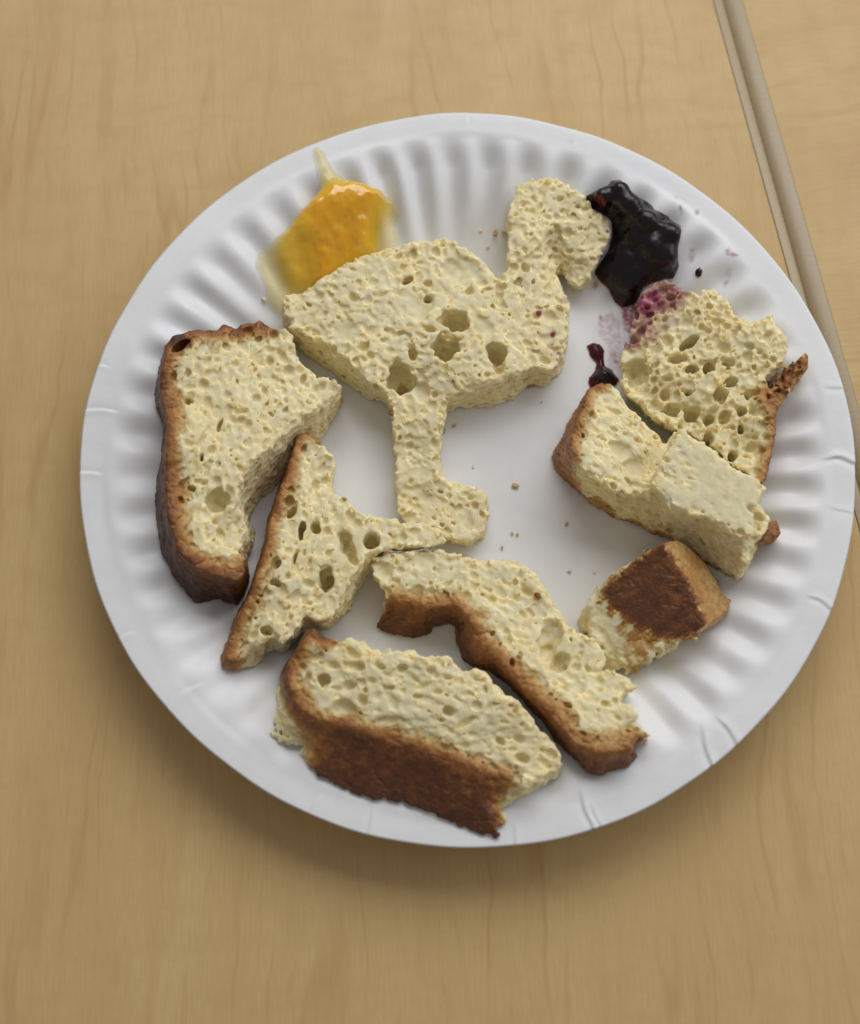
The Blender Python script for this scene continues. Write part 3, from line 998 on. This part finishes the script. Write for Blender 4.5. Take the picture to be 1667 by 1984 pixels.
D_bot = [(572, 1260, 1), (584, 1238, 1), (598, 1226, 1), (611, 1222, 1), (623, 1246, 1), (650, 1246), (660, 1256), (676, 1240), (690, 1250), (708, 1258), (732, 1268), (726, 1280), (742, 1272), (753, 1270), (776, 1272), (797, 1266), (816, 1282), (845, 1280), (872, 1286), (894, 1310), (920, 1306),
         (946, 1320), (965, 1348), (1002, 1370), (1028, 1400), (1056, 1434), (1074, 1460), (1084, 1486), (1080, 1504), (1064, 1512), (1048, 1524), (1030, 1532), (1014, 1540), (998, 1552), (984, 1572), (971, 1626, 1), (946, 1622, 1), (890, 1600, 1),
         (862, 1588, 1), (835, 1578, 1), (808, 1570, 1), (779, 1559, 1), (723, 1552, 1), (679, 1533, 1), (640, 1516, 1), (612, 1508, 1), (598, 1486), (574, 1456), (548, 1440), (528, 1420), (546, 1300, 1)]
bread('bread_piece', 'thick end piece with dark brown crust facing the near rim of the plate', D_top,
      [(600, 1230, 27), (800, 1270, 29), (960, 1330, 28), (1080, 1480, 23), (980, 1500, 24), (800, 1440, 25), (620, 1390, 25), (565, 1320, 25), (800, 1370, 28)],
      D_bot, pores=[(628, 1315, 12, 11, 2.2), (677, 1330, 13, 9, 2.0), (665, 1372, 24, 15, 2.0), (692, 1292, 14, 9, 1.6), (780, 1295, 12, 9, 2.0), (868, 1312, 10, 5, 2.0), (648, 1290, 9, 6, 1.6, 20), (900, 1400, 22, 6, 1.4, -28),
                    (750, 1395, 24, 7, 1.2, -10), (720, 1320, 8, 7, 1.2), (835, 1298, 8, 7, 1.5), (598, 1310, 5, 8, 1.6), (950, 1370, 12, 7, 1.2, -30), (820, 1330, 14, 5, 1.0, -20)],
      crust_w=6.2, toast=0.70, seed=51, stretch=(-25, 1.5), edge_k=1.6, dark_low=0.25, rough=1.05, n_small=0.8)

# ---- slice on the right, jam-stained corner, crust flap
E_top = [(1203, 735), (1205, 691), (1215, 668), (1228, 637), (1231, 607), (1238, 570), (1255, 554), (1282, 550), (1309, 546), (1328, 560), (1340, 566), (1349, 564), (1379, 554), (1403, 568), (1419, 603), (1440, 614), (1460, 620),
         (1482, 615), (1497, 606), (1506, 625), (1530, 648), (1526, 690), (1520, 702), (1490, 742), (1484, 760, 1), (1490, 782, 1), (1503, 790, 1), (1505, 825, 1), (1500, 860, 1), (1493, 893, 1), (1487, 926, 1), (1481, 942, 1), (1455, 922), (1436, 908), (1383, 868), (1340, 840), (1300, 826), (1262, 806), (1238, 782), (1212, 758)]
E_bot = [(1206, 742), (1208, 700), (1218, 676), (1230, 645), (1234, 615), (1242, 580), (1258, 563), (1282, 558), (1309, 556), (1328, 568), (1340, 574), (1349, 572), (1379, 563), (1400, 576), (1414, 610), (1438, 622), (1458, 630),
         (1480, 626), (1494, 618), (1500, 635), (1522, 655), (1520, 692), (1516, 706), (1490, 748), (1486, 765, 1), (1492, 786, 1), (1501, 795, 1), (1502, 828, 1), (1496, 862, 1), (1489, 896, 1), (1482, 928, 1), (1478, 942, 1), (1455, 930), (1436, 916), (1383, 878), (1340, 850), (1300, 838), (1262, 818), (1238, 795), (1212, 768)]


def stain_E(V, rg):
    a = spots([(1290, 570, 52, 1.0, 16), (1255, 588, 44, 1.2, 15), (1240, 622, 36, 0.95, 14), (1262, 645, 30, 0.5, 15), (1226, 662, 26, 0.85, 13), (1318, 560, 28, 0.95, 17), (1290, 615, 36, 0.4, 16)])(V, rg)
    return a


flap = [(1486, 748), (1528, 704), (1545, 698), (1557, 688), (1575, 685), (1570, 708), (1539, 748), (1508, 790), (1494, 784)]
flap_w = np.array([at(a, b, 22 * MM)[:2] for a, b in flap])


def flap_E(Dv, X, Y, Z, rg, sh):
    L = poly_sdf(flap_w, X[..., 0], Y[..., 0]).astype(np.float32)[..., None]
    mid = flap_w.mean(0)
    top = (Z - 0.0235 - 0.16 * (X - mid[0]) - 0.10 * (Y - mid[1])).astype(np.float32)
    # shell open toward the crumb: hollow behind the curled crust
    ax = at(1510, 735, 23 * MM)
    hol = np.sqrt(((X - ax[0]) / 0.0030) ** 2 + ((Y - ax[1]) / 0.0045) ** 2 + ((Z - 0.0265) / 0.005) ** 2 + 1e-9)
    d = smax(smax(L, top, 0.0006), (0.0130 - Z).astype(np.float32), 0.0006)
    d = smax(d, ((1 - hol) * 0.003).astype(np.float32), 0.0006)
    return smin(Dv, d, 0.0004)


def toast_E(V, ts, rg):
    L = poly_sdf(flap_w, V[:, 0], V[:, 1])
    f = 1 - sstep(-0.0012, 0.0010, L + 0.0007 * np.sin(V[:, 0] * 2100 + V[:, 1] * 900))
    return np.maximum(ts, f * (0.50 + 0.12 * np.sin(V[:, 0] * 1700) * np.sin(V[:, 1] * 1900)))


bread('bread_piece', 'airy slice with purple jam soaked into one corner and brown crust by the rim', E_top,
      [(1220, 700, 13), (1250, 570, 15), (1400, 580, 20), (1510, 640, 24), (1490, 800, 25), (1480, 930, 24), (1300, 700, 17), (1400, 760, 20), (1400, 860, 19), (1270, 790, 12), (1330, 820, 14)],
      E_bot, pores=[(1234, 722, 27, 31, 3.2, 0), (1340, 660, 24, 10, 3.2, -28), (1375, 709, 11, 13, 4.0), (1397, 762, 16, 16, 3.4), (1337, 758, 8, 7, 3.0), (1313, 692, 19, 12, 2.2), (1330, 625, 13, 11, 2.0),
                    (1342, 800, 16, 15, 3.0), (1302, 792, 18, 14, 2.8), (1376, 845, 9, 18, 4, 10), (1420, 882, 8, 16, 3.5, 10), (1272, 786, 15, 12, 2.1), (1345, 712, 12, 10, 2.4), (1412, 702, 13, 9, 2.6, 25), (1418, 737, 12, 11, 2.6), (1438, 795, 10, 12, 2.6), (1438, 830, 7, 10, 2.5),
                    (1377, 812, 11, 10, 2.6), (1405, 810, 12, 14, 2.2), (1450, 762, 8, 10, 2.5), (1408, 630, 9, 7, 1.6), (1405, 672, 11, 13, 2.0), (1455, 670, 12, 8, 1.8, 30), (1295, 733, 12, 7, 2.0), (1270, 705, 9, 8, 2.0), (1372, 640, 8, 7, 1.6), (1372, 855, 8, 12, 3)],
      crust_w=4.6, toast=0.55, seed=61, n_small=1.8, big=1.15, deep=1.8, edge_k=0.9, stretch=(60, 1.15), stain_fn=stain_E, extra=flap_E, toast_fn=toast_E)

# ---- torn chunk lying against it
F_top = [(1118, 812, 1), (1130, 785, 1), (1141, 757, 1), (1164, 743, 1), (1188, 744), (1200, 762), (1215, 792), (1242, 812), (1260, 826), (1275, 840), (1284, 858), (1296, 862), (1304, 846), (1316, 830), (1339, 849), (1376, 866), (1416, 903), (1460, 930), (1480, 946),
         (1466, 973), (1486, 990), (1492, 1004), (1482, 1024), (1466, 1046), (1458, 1062), (1452, 1090), (1438, 1086), (1426, 1066), (1395, 1034), (1362, 1009), (1302, 988), (1255, 964), (1201, 954), (1141, 921), (1110, 882, 1), (1104, 858, 1)]
F_bot = [(1096, 832, 1), (1112, 800, 1), (1134, 768, 1), (1160, 752, 1), (1186, 752), (1200, 770), (1215, 800), (1242, 820), (1260, 834), (1275, 848), (1288, 866), (1298, 870), (1308, 856), (1318, 842), (1339, 858), (1376, 876), (1416, 910), (1456, 938), (1476, 954),
         (1470, 980), (1488, 998), (1494, 1012), (1484, 1034), (1470, 1056), (1460, 1074), (1450, 1098), (1428, 1122, 1), (1369, 1092, 1), (1329, 1064, 1), (1288, 1045, 1), (1248, 1026, 1), (1208, 1007, 1), (1141, 974, 1), (1107, 946, 1), (1082, 914, 1), (1070, 886, 1)]


def slab_F(Dv, X, Y, Z, rg, sh):
    # raised torn layer over the right half of the chunk
    up = [(1316, 829), (1339, 849), (1376, 866), (1416, 903), (1460, 930), (1478, 946), (1462, 985), (1456, 1040), (1420, 1040), (1362, 1004), (1302, 985), (1262, 938), (1290, 880)]
    W = np.array([at(a, b, 27 * MM) for a, b in up])
    L = poly_sdf(W[:, :2], X[..., 0], Y[..., 0]).astype(np.float32)[..., None]
    top = (Z - 0.0300 - 0.07 * (X - W[:, 0].mean())).astype(np.float32)
    d = smax(smax(L, top, 0.0024), (0.012 - Z).astype(np.float32), 0.001)
    Dv = smin(Dv, d, 0.0006)
    wa, wb, wc = noise3(sh, 6, rg), noise3(sh, 2.5, rg), noise3(sh, 3.5, rg)
    u = X * 0.80 + Y * 0.60
    fib = np.sin(u * 5200 + 2.6 * wa + 1.2 * wb) * (0.4 + 0.8 * np.abs(wc)) + 0.6 * np.sin(u * 9800 + 4 * wb + Z * 2500)
    Dv = (Dv + 0.00016 * fib + 0.0006 * wb * np.abs(wa) + 0.0005 * wc).astype(np.float32)
    L = poly_sdf(nub_F, X[..., 0], Y[..., 0]).astype(np.float32)[..., None]
    d = smax(smax(L, (Z - 0.0185).astype(np.float32), 0.001), (0.0125 - Z).astype(np.float32), 0.0008)
    return smin(Dv, d, 0.0004)


nub_F = np.array([at(a, b, 17 * MM)[:2] for a, b in [(1462, 1044), (1488, 1012), (1504, 1008), (1512, 1034), (1500, 1049), (1480, 1052), (1464, 1062)]])


def toast_F(V, ts, rg):
    L = poly_sdf(nub_F, V[:, 0], V[:, 1])
    return np.maximum(ts, 0.5 * (1 - sstep(-0.0005, 0.0008, L)) * (1 - sstep(0.019, 0.021, V[:, 2])))


bread('bread_piece', 'folded cream chunk with thin golden crust below, lying across the edge of the jam-stained slice', F_top,
      [(1120, 800, 23), (1180, 760, 19), (1150, 900, 25), (1240, 870, 21), (1262, 955, 22), (1285, 905, 17), (1290, 870, 14), (1380, 950, 24), (1440, 1070, 22), (1470, 960, 23), (1350, 1000, 24)],
      F_bot, pores=[(1200, 870, 26, 20, 1.4), (1170, 820, 15, 12, 1.2), (1380, 930, 26, 14, 1.0, -35), (1230, 905, 20, 18, 1.2)],
      crust_w=4.0, toast=0.56, seed=71, extra=slab_F, n_small=0.6, rough=1.05, edge_k=1.6, stretch=(-35, 1.6), crumb_edge=0.8,
      toast_fn=toast_F)

# ---- chunk with its brown crust face up
G_top = [(1154, 1142), (1170, 1133, 1), (1183, 1115, 1), (1230, 1084, 1), (1279, 1054, 1), (1312, 1047, 1), (1330, 1056, 1), (1366, 1090, 1), (1381, 1116, 1), (1400, 1148, 1), (1409, 1182, 1), (1390, 1198, 1), (1374, 1212, 1), (1344, 1238), (1290, 1252), (1248, 1276), (1206, 1286), (1178, 1276), (1158, 1246), (1144, 1214), (1142, 1180)]
G_bot = [(1152, 1148), (1168, 1140), (1183, 1124), (1230, 1093), (1279, 1064), (1312, 1056), (1332, 1062), (1368, 1094), (1384, 1118), (1404, 1150), (1424, 1172), (1396, 1204), (1376, 1218), (1318, 1243), (1280, 1270), (1246, 1292), (1214, 1304), (1184, 1312), (1166, 1300), (1150, 1262), (1130, 1228), (1124, 1196), (1146, 1170)]
brown = np.array([at(a, b, 21 * MM)[:2] for a, b in [(1167, 1134), (1182, 1114), (1230, 1082), (1284, 1050), (1300, 1078), (1316, 1102), (1344, 1134), (1360, 1172), (1374, 1214), (1344, 1236), (1284, 1234), (1240, 1214), (1204, 1184), (1180, 1168)]])
tan_ = np.array([at(a, b, 19 * MM)[:2] for a, b in [(1284, 1050), (1312, 1042), (1345, 1050), (1385, 1090), (1415, 1150), (1440, 1175), (1380, 1218), (1360, 1172), (1344, 1134), (1316, 1102)]])
gold = np.array([at(a, b, 12 * MM)[:2] for a, b in [(1210, 1190), (1250, 1206), (1290, 1226), (1330, 1228), (1320, 1244), (1262, 1262), (1240, 1290), (1218, 1270), (1206, 1230)]])


def toast_G(V, ts, rg):
    x, y = V[:, 0], V[:, 1]
    j = np.zeros(len(x))
    for i in range(12):
        a, k = rg.uniform(0, 6.28), rg.uniform(900, 6500)
        j += 0.0011 * 900 / (k + 500) * np.sin((x * math.cos(a) + y * math.sin(a)) * k + V[:, 2] * rg.uniform(-1500, 1500) + rg.uniform(0, 6.28))
    b = 1 - sstep(-0.0010, 0.0010, poly_sdf(brown, x, y) + j)
    t2 = 1 - sstep(-0.0008, 0.0012, poly_sdf(tan_, x, y) - 0.0022 + 0.5 * j)
    g = 1 - sstep(-0.003, 0.0022, poly_sdf(gold, x, y) + 2.0 * j)
    up = sstep(0.010, 0.0145, V[:, 2])
    b = b * (1 + 0.10 * np.sin(x * 700 + 1) * np.sin(y * 900))
    edge = np.exp(-(poly_sdf(brown, x, y) / 0.0012) ** 2)
    b = b * (1 - 0.30 * edge)
    return np.clip(np.maximum(np.maximum(b * 0.74 * up, t2 * 0.31), g * 0.34), 0, 1)


g1 = height_field([(1182, 1114, 17), (1284, 1052, 24), (1370, 1214, 21)])
g2 = height_field([(1300, 1062, 24), (1366, 1195, 21), (1405, 1150, 12)])
g3 = height_field([(1172, 1140, 18.5), (1284, 1236, 18.5), (1190, 1280, 9.5)])


def g_top(x, y):
    a, b, c = g1(x, y), g2(x, y), g3(x, y)
    m = -smax(-np.asarray(a), -np.asarray(b), 0.0008)
    return np.maximum(-smax(-m, -np.asarray(c), 0.0012), 0.006)


def g_rough(x, y):
    m = np.minimum(poly_sdf(brown, x, y), poly_sdf(tan_, x, y))
    return 0.35 + 1.35 * sstep(-0.0004, 0.0016, m)


bread('bread_piece', 'small chunk lying with its dark brown crust face up and pale torn end', G_top, g_top,
      G_bot, seed=81, n_small=0.0, rough=1.0, edge_k=0.7, toast_fn=toast_G, crust_w=2.0, toast=0.01, rough_fn=g_rough)


# ------------------------------------------------------------------ spreads on the plate
def blob(name, label, cat, outline, height, mat, seed, lumps=(), detail=0.5, tmax=0.005, level=0.0, lump_k=0.0007):
    """spread lying on the plate; height(dist inside, x, y) -> metres"""
    rg = np.random.default_rng(seed)
    W = on_surface(outline, lambda x, y: plate_z(np.asarray(x), np.asarray(y)) + 0.001)
    pad = 0.003
    lo = np.array([W[:, 0].min() - pad, W[:, 1].min() - pad, max(0.0004, W[:, 2].min() - 0.005)])
    hi = np.array([W[:, 0].max() + pad, W[:, 1].max() + pad, W[:, 2].max() + 0.014])
    n = np.ceil((hi - lo) / H).astype(int) + 1
    gx, gy, gz = [lo[k] + H * np.arange(n[k]) for k in range(3)]
    X, Y = np.meshgrid(gx, gy, indexing='ij')
    L = poly_sdf(W[:, :2], X, Y)
    sh = tuple(n)
    n2 = noise3((n[0], n[1], 4), (2.4, 2.4, 5), rg)[:, :, 1]
    n1 = noise3((n[0], n[1], 4), (1.1, 1.1, 5), rg)[:, :, 1]
    L = L + 0.0004 * n2 + 0.0002 * n1
    ZP = plate_z(X, Y)
    hgt = height(np.maximum(-L, 0), X, Y)
    hgt = hgt * (1 + 0.22 * detail * n2 + 0.12 * detail * n1)
    Z = gz[None, None, :]
    lv = np.clip(hgt / 0.003, 0, 1) * level
    ZQ = ZP * (1 - lv) + (plate_z(X, Y, False) + 0.0004) * lv
    d = (Z - (ZQ + hgt)[..., None]) * 0.75
    nn = noise3(sh, 2.2, rg) * 0.6 + noise3(sh, 1.2, rg) * 0.4
    d = d + detail * MM * 0.55 * nn * np.clip(hgt / 0.003, 0.05, 1)[..., None]
    for px, py, z, r in lumps:
        c = at(px, py, z * MM)
        rr = np.sqrt((gx[:, None, None] - c[0]) ** 2 + (gy[None, :, None] - c[1]) ** 2 + (Z - c[2]) ** 2)
        d = smin(d, rr - r * MM, lump_k)
    d = np.maximum(d, (L * 0.9)[..., None])
    d = np.maximum(d, (ZP + 0.00008)[..., None] - Z).astype(np.float32)
    for ax in range(3):
        s = [slice(None)] * 3
        for e in (0, -1):
            s[ax] = e
            d[tuple(s)] = np.maximum(d[tuple(s)], H)
    V, Q, cells = nets(d, lo)
    V, Q, cells = biggest(V, Q, cells)
    I, J, K = cells
    th = np.clip(hgt[I, J] / tmax, 0, 1)
    c0 = np.array([V[:, 0].mean(), V[:, 1].mean(), V[:, 2].min()])
    o = mesh_obj(name, V, Q, mat, None, {'thick': th}, origin=c0)
    props(o, label, cat)
    return o


marm = [(603, 284), (616, 276), (630, 290), (647, 323), (671, 347), (690, 357), (721, 371), (738, 376), (746, 386), (762, 388), (772, 400), (773, 414), (765, 433), (774, 446), (777, 470), (735, 512),
        (690, 535), (620, 570), (580, 590), (560, 600), (538, 613), (518, 590), (506, 544), (490, 515), (496, 491), (518, 472), (556, 448), (576, 421), (608, 393), (616, 364), (612, 337), (604, 300)]
gel = np.array([at(a, b, 4 * MM)[:2] for a, b in [(640, 388), (676, 377), (715, 376), (757, 392), (764, 412), (758, 432), (736, 462), (735, 500), (600, 580), (560, 575), (536, 530), (545, 478), (575, 440)]])
gel2 = np.array([at(a, b, 5 * MM)[:2] for a, b in [(640, 395), (720, 385), (750, 400), (740, 440), (725, 500), (630, 570), (600, 560), (575, 470), (600, 420)]])


def h_marm(d, X, Y):
    # a rounded dome of gel inside a thin syrup film
    film = 0.0010 * np.clip(d / 0.0022, 0, 1) ** 0.7
    g = np.where(poly_sdf(gel, X, Y) < 0.003, -poly_sdf(gel, X, Y), -0.003)
    g2 = np.where(poly_sdf(gel2, X, Y) < 0.003, -poly_sdf(gel2, X, Y), -0.003)
    return film + 0.0024 * sstep(-0.0025, 0.0055, g) + 0.0028 * sstep(-0.0015, 0.008, g2)


blob('marmalade', 'glossy orange marmalade spread with pale runny edge behind the bird-shaped bread', 'marmalade', marm, h_marm, M_MARM, 5, detail=0.26, tmax=0.0062, level=1.0,
     lumps=[(700, 412, 6.5, 2.6), (668, 420, 5.2, 2.4), (640, 470, 5.0, 2.2), (735, 404, 5.0, 1.7), (766, 396, 4.3, 0.9), (768, 412, 4.2, 0.8), (742, 388, 4.6, 1.0)])

jam = [(1135, 378), (1152, 368), (1172, 362), (1182, 349), (1202, 346), (1222, 363), (1227, 383), (1245, 383), (1257, 391), (1270, 405), (1295, 417), (1320, 436), (1318, 454), (1313, 481), (1315, 514), (1305, 537),
       (1282, 545), (1262, 550), (1248, 560), (1240, 575), (1230, 590), (1207, 596), (1192, 582), (1179, 559), (1160, 542), (1152, 524), (1162, 506), (1178, 484), (1186, 458), (1186, 430), (1170, 416), (1154, 403), (1139, 403)]


def h_jam(d, X, Y):
    return 0.0044 * np.clip(d / 0.0052, 0, 1) ** 0.6


jl = []
rj = np.random.default_rng(4)
for (px, py) in [(1196, 370), (1168, 384), (1214, 396), (1256, 425), (1292, 450), (1226, 455), (1268, 480), (1290, 500), (1216, 505), (1250, 520), (1192, 525), (1228, 548)]:
    jc = at(px, py, 0.012)
    jz = float(plate_z(jc[0], jc[1], False)) / MM
    jl.append((px + rj.uniform(-7, 7), py + rj.uniform(-7, 7), jz + rj.uniform(1.6, 3.0), rj.uniform(2.6, 4.6)))
blob('berry_jam', 'large dark purple berry jam dollop beside the head of the bird-shaped bread', 'jam', jam, h_jam, M_JAM, 9, detail=1.15, lump_k=0.0026, tmax=0.005, lumps=jl, level=0.8)

drip = [(1136, 668), (1148, 660), (1163, 664), (1172, 678), (1172, 696), (1174, 708), (1188, 714), (1202, 734), (1196, 744), (1160, 760), (1142, 748), (1139, 730), (1152, 716), (1156, 700), (1142, 688)]
blob('jam_drip', 'small trailing drip of berry jam touching the folded cream chunk', 'jam', drip, lambda d, X, Y: 0.0024 * np.clip(d / 0.0030, 0, 1) ** 0.7 + 0.0016 * np.clip(1 - np.hypot(X - at(1170, 732, 2 * MM)[0], Y - at(1170, 732, 2 * MM)[1]) / 0.004, 0, 1),
     M_JAM, 13, detail=0.5, tmax=0.014)
blob('jam_speck', 'lone dark red jam speck between the jam dollop and the plate rim', 'jam', [(1348, 522), (1355, 517), (1363, 521), (1361, 531), (1354, 536), (1348, 531)],
     lambda d, X, Y: 0.0009 * np.clip(d / 0.0010, 0, 1) ** 0.6, M_JAM, 14, detail=0.4, tmax=0.005)


# ---- thin smears on the plate
def smear(outline, strength, label):
    W = on_surface(outline, lambda x, y: plate_z(np.asarray(x), np.asarray(y)))
    lo, hi = W[:, :2].min(0) - 0.0005, W[:, :2].max(0) + 0.0005
    st = 0.0003
    gx, gy = np.arange(lo[0], hi[0], st), np.arange(lo[1], hi[1], st)
    X, Y = np.meshgrid(gx, gy, indexing='ij')
    L = poly_sdf(W[:, :2], X, Y)
    Z = plate_z(X, Y) + 0.00012
    V = np.stack([X, Y, Z], -1).reshape(-1, 3)
    a, b = len(gx), len(gy)
    i, j = np.meshgrid(np.arange(a - 1), np.arange(b - 1), indexing='ij')
    q0 = i * b + j
    F = np.stack([q0, q0 + b, q0 + b + 1, q0 + 1], -1).reshape(-1, 4)
    ok = (L[:-1, :-1] < 0.0003).ravel()
    F = F[ok]
    u, inv = np.unique(F, return_inverse=True)
    th = np.clip(-L.ravel()[u] / 0.0010, 0, 1) * strength
    V = V[u]
    c0 = V.mean(0)
    o = mesh_obj('jam_smear', V, inv.reshape(-1, 4), M_SMEAR, None, {'thick': th}, origin=c0)
    props(o, label, 'jam smear', 'pink jam smears on the plate')


smear([(1313, 395), (1321, 396), (1326, 412), (1320, 420), (1315, 408)], 0.75, 'short pink streak on a flute right next to the jam dollop')
smear([(1344, 404), (1354, 404), (1358, 414), (1350, 420), (1345, 413)], 0.75, 'pink dab on a flute just inside the rim, uppermost on that side')
smear([(1299, 376), (1312, 378), (1336, 388), (1330, 392), (1308, 386)], 0.3, 'faint pink streak above the jam dollop near the rim')
smear([(1336, 480), (1348, 478), (1350, 500), (1340, 514), (1330, 505)], 0.40, 'faint pink streak right above the lone dark speck')
smear([(1403, 486), (1412, 474), (1420, 486), (1436, 494), (1424, 500), (1408, 496)], 0.7, 'ragged pink smear close to the rim, high up on the flutes')
smear([(1402, 528), (1410, 518), (1420, 520), (1416, 545), (1406, 560), (1398, 550), (1408, 540)], 0.5, 'hook-shaped pink smear above the airy slice')
smear([(1158, 612), (1164, 606), (1170, 613), (1166, 622), (1159, 620)], 0.75, 'tiny pink dot on the plate between jam dollop and drip')
smear([(1150, 640), (1160, 612), (1185, 600), (1204, 622), (1208, 690), (1196, 722), (1176, 712), (1176, 670), (1160, 655)], 0.26, 'wide pale lilac smear below the jam dollop')


smear([(1180, 690), (1190, 676), (1200, 690), (1206, 712), (1198, 726), (1190, 706)], 0.7, 'curved red streak joining the jam drip to the airy slice')
smear([(1200, 588), (1240, 578), (1252, 590), (1240, 618), (1222, 650), (1206, 640), (1204, 612)], 0.9, 'wet pinkish smear between the jam dollop and the stained bread corner')


# ------------------------------------------------------------------ loose crumbs
def crumb(px, py, r, toast, label, sx=1.3, ang=0.0, seed=0, lift=0.0):
    r, toast = r * (0.88 if not lift else 1), toast * (0.65 if not lift else 1)
    rg = np.random.default_rng(1000 + seed)
    p = on_surface([(px, py)], lambda x, y: plate_z(np.asarray(x), np.asarray(y)) + r * PX * 0.5)[0]
    if lift:
        p = at(px, py, lift * MM)
    import bmesh
    bm = bmesh.new()
    bmesh.ops.create_icosphere(bm, subdivisions=3, radius=1.0)
    R = r * PX
    k1, k2 = rg.normal(0, 1, (6, 3)), rg.uniform(0, 6.28, 6)
    V = np.array([v.co[:] for v in bm.verts])
    s = np.ones(len(V))
    for i in range(6):
        s += 0.13 * np.sin(V @ k1[i] * (1.6 + 0.6 * i) + k2[i])
    V = V * s[:, None] * R * np.array([sx, 1 / sx, 0.75])
    ca, sa = math.cos(ang), math.sin(ang)
    V = np.stack([V[:, 0] * ca - V[:, 1] * sa, V[:, 0] * sa + V[:, 1] * ca, V[:, 2]], 1)
    F = np.array([[v.index for v in f.verts] for f in bm.faces])
    bm.free()
    base = p - np.array([0, 0, 0])
    V[:, 2] *= 0.8
    base[2] = (plate_z(np.array(p[0]), np.array(p[1])) if not lift else lift * MM)
    V[:, 2] -= V[:, 2].min() - 0.00003
    o = mesh_obj('bread_crumb', V, F, M_CRUST if toast > 0.1 else M_CRUMB, None, {'toast': np.full(len(V), toast), 'stain': np.zeros(len(V))})
    o.location = base
    props(o, label, 'crumb', 'loose crumbs scattered on the plate')


for i, a in enumerate([
    (1028, 746, 8, 0.42, 'toasted brown crumb below the round end of the bird-shaped body'),
    (960, 452, 6, 0.34, 'brown crumb left of the bent neck, larger of the close pair'),
    (977, 449, 4.5, 0.26, 'brown crumb touching the bent neck, smaller of the close pair'),
    (932, 447, 3.5, 0.12, 'pale crumb farthest left of the bent neck above the body'),
    (945, 478, 4, 0.10, 'pale crumb between body and bent neck'),
    (881, 825, 4.2, 0.20, 'golden crumb right of the leg just below the body'),
    (861, 834, 4.5, 0.24, 'golden crumb touching the right side of the leg'),
    (998, 941, 5.5, 0.16, 'golden round crumb alone on the bare middle of the plate'),
    (1098, 1015, 4, 0.20, 'small crumb below the folded cream chunk'),
    (993, 1033, 2.6, 0.28, 'tiny crumb right of the foot, upper of two specks'),
    (1003, 1036, 2.6, 0.28, 'tiny crumb right of the foot, lower of two specks'),
    (973, 1061, 2.8, 0.30, 'tiny crumb below and right of the foot'),
    (1103, 1108, 2.8, 0.22, 'tiny crumb above the strip bend, left of the brown chunk'),
    (724, 915, 7, 0.03, 'flat pale crumb in the gap between triangle and leg'),
    (512, 580, 4, 0.05, 'pale crumb beside the marmalade end'),
    (1050, 778, 3, 0.03, 'pale tiny crumb under the round end of the body'),
    (1155, 553, 5, 0.36, 'reddish crumb under the bent head beside the jam'),
    (1152, 1110, 2.6, 0.05, 'pale speck just left of the brown chunk'),
    (917, 905, 2.4, 0.05, 'pale speck on the bare plate right of the leg'),
    (810, 500, 2.0, 0.05, 'pale speck by the upper edge of the body'),
]):
    if a[4].startswith(('pale speck by', 'flat pale crumb')):
        continue
    crumb(*a, ang=i * 1.3, seed=i, sx=1.55 if a[2] > 8 else 1.25)

for i, a in enumerate([
    (1041, 1154, 6.5, 0.42, 'reddish brown crumb lying on the long bent strip', 1.4, 15.0),
    (759, 799, 6, 0.52, 'dark brown crumb stuck to the left side of the leg', 1.4, 13.6),
    (618, 858, 6.5, 0.32, 'brown crumb on the tip of the triangular piece', 1.1, 16.6),
    (667, 968, 4, 0.22, 'golden crumb on the inner bend of the triangular piece', 1.1, 17.0),
]):
    crumb(*a[:5], sx=a[5], lift=a[6], ang=i * 2.1 - 0.6, seed=50 + i)
